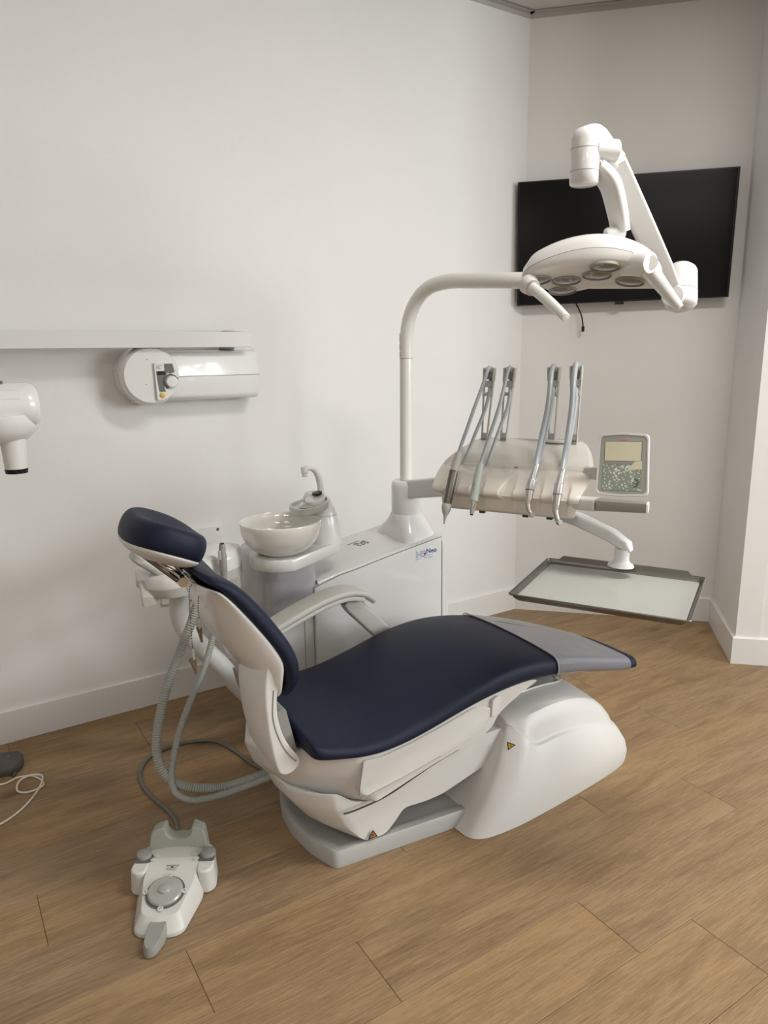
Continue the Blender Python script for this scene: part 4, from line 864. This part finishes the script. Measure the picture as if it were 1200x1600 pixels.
UR = [.10, .115, .130, .140, .143, .147, .152, .156, .158, .160, .161, .162, .163, .164, .165, .166, .166, .166, .165, .164, .163, .154, .140, .118, .108, .10, .10, .10]
NT = [-.222, -.142, -.052, .030, .108]
def notch(u, n):
    t = (n + .02) / .078
    if t >= 1: return 0
    h = .0225 * math.sqrt(max(0, 1 - max(0, t) ** 2)); d = max(h - abs(u - c) for c in NT); q = max(0, min(1, d / .008)); return q * q * (3 - 2 * q)
NC = 300; rings = []
for j in range(NC + 1):
    s_ = j / NC; r_ = []
    for i, (n, z) in enumerate(V):
        e = .007 * (max(0, 1 - s_ / .05) ** 2 + max(0, 1 - (1 - s_) / .05) ** 2)      # rounded ends
        cn_, cz_ = .13, 1.02
        n2, z2 = n + (cn_ - n) * e * 6, z + (cz_ - z) * e * 6
        u = lerp(UL[i], UR[i], s_)
        if 6 <= i <= 15:
            q = notch(u, n); r_.append((u, n2 + {6: .008, 7: .016, 8: .019, 9: .016, 10: .008, 11: .003}.get(i, 0) * q, z2 - (0 if i < 8 else .006 if i == 8 else .015 * (1 - max(0, n) / .07)) * q))
        else: r_.append((u, n2, z2))
    rings.append(r_)
MB().loft(rings).obj('body', CREAM, CN, angle=55)
MB().box((-.062, .1125, 1.0545), (.012, .003, .002)).obj('latch', SEAM, CN)
# glossy clear cover on the rear half
cov = []
for j in range(13):
    s_ = j / 12; r_ = []
    for i in range(19, 25):
        n, z = V[i]; u = lerp(UL[i] + .016, UR[i] - .012, s_); r_.append((u, n + (.0 if i > 19 else .004), z + .0028))
    cov.append(r_ + [(a, b, c - .002) for a, b, c in reversed(r_)])
MB().loft(cov).obj('cover_plate', mat('glossy_cover', (.80, .765, .70), .16, coat=.5), CN, angle=50)
MB().loft([[(x, y, z) for x, y, z in [(.02 + .05 * cos(a) * k, .255 + .03 * sin(a) * k, 1.118 + dz_) for a in [2 * pi * q / 32 for q in range(32)]]] for k, dz_ in ((1, 0), (.97, .006), (.8, .009), (.1, .010))]).obj('rear_cap', WHITE, CN)
for u_, m_ in ((-.138, GREEN), (-.005, GREEN), (.066, GREEN)): MB().box((u_, .035, .928), (.018, .012, .012)).obj('green_valve', m_, CN, bevel=.002)
MB().box((-.266, .12, .955), (.014, .04, .03)).obj('side_socket', RING, CN, bevel=.003)
# support arm to the column collar of the water unit
colw = Matrix.Translation(CH0) @ Rc @ Vector((pc[0], pc[1], 0))
Cinv = (Matrix.Translation(CN0) @ Matrix.Rotation(CNR, 4, 'Z')).inverted()
cl = Cinv @ colw
MB().tube([(cl.x, cl.y, .870), (-.36, .385, .930), (-.18, .27, .985), (-.10, .22, .99)], 1, shape=rrect(.055, .072, .010, 4), smooth=1).obj('support_arm', mat('arm_satin', (.66, .65, .62), .35), CN, bevel=.006, angle=40)
lath_along((-.10, .20, .945), (-.10, .20, 1.0), [(.045, 0), (.045, 1)]).obj('arm_head', WHITE2, CN)

# rocking hose arms
def hose_arm(a, b, i):
    a = Vector(a); b = Vector(b); d = (a - b); mb = MB()
    HA = bpy.data.objects.new('hose_arm', None); COL.objects.link(HA); HA.parent = CN; HA.location = b
    def P(t, u, n=0): return Vector((d.x * t + u, n + d.y * t, d.z * t))
    def quadbar(p, q, w, h): mb.tube([p, q], 1, shape=rrect(h, w, min(w, h) * .25, 2), smooth=1, up=(1, 0, 0))
    for sgn in (-1, 1):
        quadbar(P(.04, sgn * .0085), P(.62, sgn * .0135), .0032, .012)
        quadbar(P(.62, sgn * .0135), P(.88, sgn * .0150), .0045, .014)
        quadbar(P(.84, sgn * .0150), P(1.03, sgn * .0165), .0058, .020)
    for t, w, h in ((.03, .021, .022), (.80, .034, .020)):
        p = P(t, 0); mb.box(tuple(p + Vector((0, 0, 0))), (w, .014, h))
    fr = mb.obj('arm_frame', ARMG, HA, smooth=True, bevel=.001)
    MB().box(tuple(P(.945, 0, .004)), (.022, .012, .034)).obj('top_block', mat('block_grey', (.27, .265, .24), .5) if 'block_grey' not in bpy.data.materials else bpy.data.materials['block_grey'], HA, bevel=.003)
    Ryy = Matrix.Rotation(radians(90), 3, 'Y')
    p = P(.655, 0, -.004)
    MB().lathe([(.0085, -.0135), (.0088, -.0115), (.0055, -.006), (.0048, 0), (.0055, .006), (.0088, .0115), (.0085, .0135)], p, 24, Ryy).obj('roller', ARMG, HA)
    p = P(1.0, 0, -.002)
    MB().lathe([(.0095, -.011), (.0095, -.009), (.0065, 0), (.0095, .009), (.0095, .011)], p, 24, Ryy).obj('roller', ARMG, HA)
    MB().box(tuple(P(-.02, 0)), (.020, .014, .014)).obj('arm_root', ARMG, HA, bevel=.002)
for i, (a, b) in enumerate(ARMS): hose_arm(a, b, i)

# screen / viewer on the right side of the console
s0, s1, s2, s3 = [Vector(p) for p in SCREENP]
su = ((s1 - s0) + (s2 - s3)).normalized(); sv = ((s0 - s3) + (s1 - s2)).normalized(); sn = su.cross(sv).normalized()
if sn.y > 0: sn = -sn
scn = (s0 + s1 + s2 + s3) / 4
def sq(k, off, c=None): return [scn + (p - scn) * k + sn * off for p in (c or (s3, s2, s1, s0))]
def rquad(k, off, r=.012):
    h = (s0 - s3).length / 2 * k; out = []
    wb, wt = (s2 - s3).length / 2 * k, (s1 - s0).length / 2 * k
    base = smooth_poly([(-wb, -h), (0, -h - .004), (wb, -h), (wt, h), (0, h + .004), (-wt, h)], r, 4)
    return [scn + su * x + sv * y + sn * off for x, y in base]
VW = MB().loft([rquad(.94, -.020), rquad(1.0, -.012), rquad(1.0, 0), rquad(.985, .004), rquad(.93, .004), rquad(.92, .001)]).obj('film_viewer', WHITE, CN, angle=40)
MB().loft([rquad(.915, .0005, .006), rquad(.915, .0022, .006)]).obj('viewer_glass', mat('viewer_grey', (.36, .38, .34), .18, coat=.4), VW, smooth=False)
def vrect(x0, x1, y0, y1, off): return [scn + su * x + sv * y + sn * off for x, y in ((x0, y0), (x1, y0), (x1, y1), (x0, y1))]
MB().loft([vrect(-.048, .047, .010, .062, .0022), vrect(-.048, .047, .010, .062, .0030)]).obj('reflection_pane', PANEY, VW, smooth=False)  # painted reflection on the upper half of the glossy viewer
MB().loft([vrect(-.0495, .0485, .0085, .0635, .0020), vrect(-.0495, .0485, .0085, .0635, .0026)]).obj('pane_border', RING, VW, smooth=False)
MB().loft([vrect(-.052, .050, -.070, .009, .0022), vrect(-.052, .050, -.070, .009, .0030)]).obj('speckled_pane', SPECK, VW, smooth=False)
MB().loft([vrect(-.050, .03, .000, .009, .0030), vrect(-.050, .03, .000, .009, .0034)]).obj('dark_band', PGREY2, VW, smooth=False)
MB().loft([[scn + su * x + sv * y + sn * o_ for x, y in ((.012, -.014), (.050, -.012), (.050, .010), (.032, .009))] for o_ in (.0030, .0036)]).obj('reflection_patch', PANEY, VW, smooth=False)  # pale patch of the painted reflection
mb = MB()
for x, y in ((.036, -.038), (.040, -.041), (.037, -.050), (.042, -.047), (.035, -.058), (.040, -.054)):
    mb.loft([vrect(x - .0035, x + .0035, y - .0022, y + .0022, .0030), vrect(x - .0035, x + .0035, y - .0022, y + .0022, .0036)])
mb.obj('dark_mark', RING, VW, smooth=False)
MB().loft([vrect(-.008, .010, .067, .0715, .0022), vrect(-.008, .010, .067, .0715, .0030)]).obj('small_badge', mat('badge_pink', (.55, .27, .26), .4), VW, smooth=False)
MB().tube([(.15, .12, 1.05), (.185, .085, 1.055), (.215, .065, 1.06)], 1, shape=rrect(.028, .035, .006, 3), smooth=1).obj('viewer_arm', PGREY, CN, angle=40)
h0, h1, h2 = [Vector(p) for p in HANDLE]
MB().tube([h0 + Vector((-.03, .02, .0)), h1], 1, shape=rrect(.038, .036, .008, 4), smooth=1).obj('handle_block', WHITE2, CN, angle=40)
MB().tube([h1 + Vector((.001, 0, 0)), h2], [1, .86], shape=rrect(.034, .031, .004, 3), smooth=1).obj('handle_grip', BEIGEW, CN, angle=40)
MB().tube([h2, h2 + Vector((.004, 0, 0))], [.88, .8], shape=rrect(.036, .033, .006, 3), smooth=1).obj('handle_end', WHITE2, CN, angle=40)
# arm and post holding the tray
ta = [Vector(p) for p in TRAYARM]; tp0, tp1 = [Vector(p) for p in TRAYPOST]
MB().tube([ta[0], ta[1], ta[2], tp0 + Vector((.012, 0, .014)), tp0 + Vector((.020, 0, -.002))], [1.0, 1.05, 1.0, .85, .5], shape=rrect(.040, .034, .008, 3), smooth=1).obj('tray_arm', WHITE, CN, bevel=.003, angle=30)
lath_along(tp1 + Vector((0, 0, -.003)), tp0, [(.036, -.02), (.034, .10), (.024, .25), (.021, .4), (.0205, .9), (.022, 1.1)], 32, 1, .9).obj('tray_post', WHITE, CN, angle=50)

# ================================================================ STEEL TRAY
P_ = [Vector(p) for p in TRAY]; tcn = sum(P_, Vector()) / 4
TR = thing('instrument_tray', 'large rectangular steel instrument tray with pale textured liner', 'tray', tcn)
tu_ = ((P_[1] - P_[0]) + (P_[2] - P_[3])).normalized(); tv_ = Vector((-tu_.y, tu_.x, 0))
L2, W2 = (P_[1] - P_[0]).length / 2 + .003, (P_[3] - P_[0]).length / 2
def trr(dx_, dy_, z, r=.012): return [tu_ * x + tv_ * y + Vector((0, 0, z)) for x, y in smooth_poly([(-L2 - dx_, -W2 - dy_), (L2 + dx_, -W2 - dy_), (L2 + dx_, W2 + dy_), (-L2 - dx_, W2 + dy_)], r, 4)]
MB().loft([trr(-.020, -.020, -.016), trr(-.016, -.016, -.018), trr(-.006, -.006, -.006), trr(0, 0, .0), trr(.0, .0, .002), trr(-.003, -.003, .002), trr(-.007, -.007, -.008), trr(-.011, -.011, -.013), trr(-.02, -.02, -.0135)]).obj('tray_pan', DSTEEL, TR, angle=40)
MB().loft([trr(-.012, -.012, -.0125), trr(-.012, -.012, -.0105), trr(-.015, -.015, -.010)]).obj('tray_liner', LINER, TR, angle=40)
MB().tube([*[p for p in trr(.0005, .0005, .001)], trr(.0005, .0005, .001)[0]], .0022, 8, 1).obj('rolled_rim', DSTEEL, TR)
sx_ = tu_; MB().box(tuple(-tu_ * 0 + Vector((0, 0, -.026))), (.16, .10, .012), Matrix.Rotation(atan2(tu_.y, tu_.x), 3, 'Z')).obj('under_bracket', STEEL, TR, bevel=.003)
for s_ in (-1,):
    MB().loft([[tu_ * (x) + tv_ * (W2 - .004 + y) + Vector((0, 0, z)) for x, y, z in ((-L2 + .03, 0, 0), (L2 - .03, 0, 0), (L2 - .045, .004, .014), (-L2 + .045, .004, .014))], [tu_ * (x) + tv_ * (W2 - .001 + y) + Vector((0, 0, z)) for x, y, z in ((-L2 + .03, 0, 0), (L2 - .03, 0, 0), (L2 - .045, .004, .014), (-L2 + .045, .004, .014))]]).obj('rear_lip', DSTEEL, TR, smooth=False)

# ================================================================ HAND PIECES WITH THEIR HOSES
def handpiece(name, label, cat, h, build, rh=.0062):
    o = h['hp'][0]; Mw = Matrix.Translation(CN0) @ Matrix.Rotation(CNR, 4, 'Z')
    r = thing(name, label, cat, Mw @ Vector(o), CNR, None)
    R_ = lambda l: [Vector(p) - Vector(o) for p in l]
    pts = R_(h['rear']) + [R_([h['rear'][-1]])[0] * .5 + R_([h['front'][0]])[0] * .5 + Vector((0, .012, .006))] + [R_(h['front'])[0] + Vector((0, 0, .003))] + R_(h['front'])[1:]
    MB().tube(pts, rh, 14, 6).obj('hose', HOSE, r)
    build(r, R_(h['hp'])); return r
def syr(r, p):
    MB().tube([p[0] + (p[0] - p[1]) * .1, p[0], p[1]], [.0085, .0108, .0122], 24, 3).obj('sleeve', NOZ, r)
    lath_along(p[1], p[2], [(.0125, 0), (.0132, .02), (.0132, .8), (.0125, .98), (.009, 1)]).obj('barrel', DSTEEL, r)
    lath_along(p[2], p[3], [(.0115, -.15), (.0142, -.05), (.0142, .14), (.0105, .38), (.0050, .6), (.0022, .98), (.0012, 1)], 24).obj('tip', NOZ, r)
    lath_along(p[3], p[3] + (p[3] - p[2]) * .04, [(.002, -.3), (.002, .6)], 12).obj('orifice', BLACK, r)
def scal(r, p):
    B_ = MB().tube([p[0] + (p[0] - p[1]) * .15, p[0], p[1], p[2]], [.0080, .0095, .0122, .0126], 28, 4).obj('barrel', GUM, r)
    d = (p[2] - p[1]).normalized(); mb = MB()
    lath_along(p[2], p[3], [(.0126, 0), (.0115, .2), (.0068, .85), (.0058, 1)]).obj('nose_cone', CHROME, r)
    lath_along(p[3] - d * .002, p[3] + d * .004, [(.0050, 0), (.0045, 1)], 16).obj('orifice', BLACK, r)
    for k in range(5): mb.box(tuple(p[1] + d * (.004 + k * .0055) + Vector((-.001, -.0124, .0))), (.0042 if k % 2 else .0028, .0014, .0030))
    mb.box(tuple(p[2] - d * .006 + Vector((0, -.0127, 0))), (.003, .0012, .003)); mb.obj('print_mark', RING, B_, smooth=False)
def contra(r, p):
    MB().tube([p[0] + (p[0] - p[1]) * .3, p[0], p[1]], [.0080, .0092, .0102], 24, 3).obj('coupling', mat('satin_metal', (.60, .60, .60), .3, metal=.9) if 'satin_metal' not in bpy.data.materials else bpy.data.materials['satin_metal'], r)
    lath_along(p[1], p[2], [(.0102, 0), (.0125, .1), (.0130, .8), (.0122, 1)]).obj('motor', bpy.data.materials['satin_metal'], r)
    lath_along(p[2], p[2] + (p[3] - p[2]) * .05, [(.0127, 0), (.0127, 1)]).obj('ring', RING, r)
    MB().tube([p[2], p[2].lerp(p[3], .6), p[3], p[4]], [.0116, .0098, .0078, .0070], 24, 6).obj('neck', STEEL, r)
    d = (p[5] - p[4]).normalized()
    lath_along(p[4] - d * .002 + Vector((0, 0, .001)), p[4] + d * .014 + Vector((0, 0, -.002)), [(.0072, 0), (.0078, .1), (.0078, .9), (.0068, 1)]).obj('head', STEEL, r)
handpiece('air_water_syringe', 'air-water syringe with steel barrel and grey pointed tip, leftmost on the console', 'dental handpiece', HOSES[0], syr, .0056)
handpiece('scaler_handpiece', 'pale green-grey scaler handpiece with conical chrome nose, second from left', 'dental handpiece', HOSES[1], scal, .0056)
handpiece('contra_angle_handpiece', 'steel contra-angle handpiece with dark ring, third instrument from left', 'dental handpiece', HOSES[2], contra, .0075)
handpiece('turbine_handpiece', 'steel angled turbine handpiece, rightmost of the instruments', 'dental handpiece', HOSES[3], contra, .0080)

# ================================================================ ASSISTANT ARM BEHIND THE CHAIR (chair heading)
AS = thing('assistant_console', 'white assistant instrument holder on a bent tube arm behind the headrest', 'instrument holder', CH0, CROT)
at_ = [(-.12, .47, .70), (-.185, .47, .655), (-.195, .47, .58), (-.178, .47, .52), (-.135, .47, .455), (-.075, .47, .375), (.01, .47, .25), (.10, .50, .16), (.20, .55, .12)]
MB().tube(at_, [.032] * 9, 28, 6).obj('bent_arm', WHITE2, AS)
hold = smooth_poly([(-.305, .40), (-.31, .56), (-.12, .60), (.00, .56), (.03, .48), (-.01, .42), (-.10, .40), (-.14, .36), (-.25, .355)], .03, 5)
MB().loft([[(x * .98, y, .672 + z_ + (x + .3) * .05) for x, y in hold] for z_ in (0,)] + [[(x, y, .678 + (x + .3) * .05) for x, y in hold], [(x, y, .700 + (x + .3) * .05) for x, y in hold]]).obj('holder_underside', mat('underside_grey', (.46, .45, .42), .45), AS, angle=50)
MB().loft([[(x, y, .7005 + (x + .3) * .05) for x, y in hold], [(x, y, .728 + (x + .3) * .08) for x, y in hold], [(x * .97 - .003, .47 + (y - .47) * .92, .738 + (x + .3) * .12) for x, y in hold], [(-.14 + (x + .14) * .5, .47 + (y - .47) * .5, .752 + (x + .3) * .12) for x, y in hold]]).obj('holder_body', WHITE, AS, angle=50)
KP = MB().loft([[Matrix.Rotation(radians(38), 3, 'Y') @ Vector((x * k, y * k, z_)) + Vector((-.285, .44, .768)) for x, y in rrect(.125, .09, .03, 6)] for k, z_ in ((.85, -.014), (1, -.008), (1, .008), (.85, .014))]).obj('keypad', ARMG, AS, angle=50)
MB().tube([(-.295, .44, .715), (-.300, .40, .675), (-.298, .40, .655)], 1, shape=rrect(.05, .022, .008, 4), smooth=1).obj('hook', PGREY, AS, angle=40)
# suction handpiece standing in the holder
su_ = [Vector(p) for p in SUCTION]; o0 = su_[2]
wq = Matrix.Translation(CH0) @ Rc
SP = thing('suction_handpiece', 'grey suction handpiece standing upright in the assistant holder', 'suction tube', wq @ o0, CROT)
q0, q1, q2 = [p - o0 for p in su_]
lath_along(q2 + Vector((0, 0, -.01)), q0, [(.010, 0), (.011, .25), (.0125, .3), (.0125, .72), (.0105, .76), (.0100, .95), (.0085, 1)]).obj('body', PGREY2, SP, angle=50)
lath_along(q0, q0 + Vector((0, 0, .003)), [(.0065, 0), (.0065, 1)]).obj('mouth', BLACK, SP)
MB().box(tuple(q1 + Vector((-.0125, -.006, .018))), (.008, .010, .030)).obj('slide_valve', ARMG, SP, bevel=.002)
# two corrugated suction hoses
def ribbed(name, label, pts, r, m, rib, depth):
    o0 = Vector(pts[0]); t = thing(name, label, 'hose', wq @ o0, CROT)
    P, R = spline([Vector(p) - o0 for p in pts], [r] * len(pts), 14)
    # resample evenly, then alternate the radius to get real corrugations
    L_ = [0]
    for i in range(1, len(P)): L_.append(L_[-1] + (P[i] - P[i - 1]).length)
    n = int(L_[-1] / (rib / 2)); Q = []; rad = []; k = 0
    for i in range(n + 1):
        s = L_[-1] * i / n
        while k < len(L_) - 2 and L_[k + 1] < s: k += 1
        f = (s - L_[k]) / max(1e-9, L_[k + 1] - L_[k]); Q.append(P[k].lerp(P[k + 1], f)); rad.append(r - (depth if i % 2 else 0))
    MB().tube(Q, rad, 14, 1).obj('hose', m, t); return t
ribbed('suction_hose', 'thick ribbed grey suction hose looping under the headrest, the left of two', HOSEA, .0150, SHOSE, .0075, .0022)
ribbed('suction_hose', 'thinner ribbed grey suction hose looping under the backrest, the right of two', HOSEB, .0108, SHOSE, .0055, .0012)
# bib chain with two clips
BCN = thing('bib_chain', 'beaded bib chain with two metal clips hanging behind the backrest', 'bib chain', wq @ Vector(CHAIN1[0]), CROT)
o0 = Vector(CHAIN1[0]); mb = MB()
def beads(pts, step=.0048, r=.0019):
    P, R = spline([Vector(p) - o0 for p in pts], [1] * len(pts), 12); acc = 0; last = P[0]
    for i in range(1, len(P)):
        acc += (P[i] - P[i - 1]).length
        if acc >= step:
            acc = 0; mb.lathe([(.0002, -r), (r * .8, -r * .6), (r, 0), (r * .8, r * .6), (.0002, r)], P[i], 6)
beads(CHAIN1[:6]); beads(CHAIN2[:4]); mb.obj('beads', DSTEEL, BCN, kind='stuff')
for (a, b, op) in ((CHAIN1[5], CHAIN1[6], 1), (CHAIN2[3], CHAIN2[4], 0)):
    a = Vector(a) - o0; b = Vector(b) - o0; m1 = a.lerp(b, .35)
    lath_along(a + Vector((0, 0, .012)), m1, [(.0035, 0), (.0045, .5), (.004, 1)], 12).obj('clip_sleeve', NOZ, BCN)
    b2 = b + Vector((.004, 0, -.006))
    cj = MB().tube([m1, b2], [1, .45], shape=rrect(.013, .0028, .001, 2), smooth=1, up=(0, 1, 0)).obj('clip_jaw', BRONZE, BCN, angle=40)
    MB().tube([m1 + Vector((-.004 - .004 * op, -.002, .006)), b2 + Vector((0, -.003, 0))], [1, .45], shape=rrect(.011, .0024, .001, 2), smooth=1, up=(0, 1, 0)).obj('clip_jaw', BRONZE, BCN, angle=40)
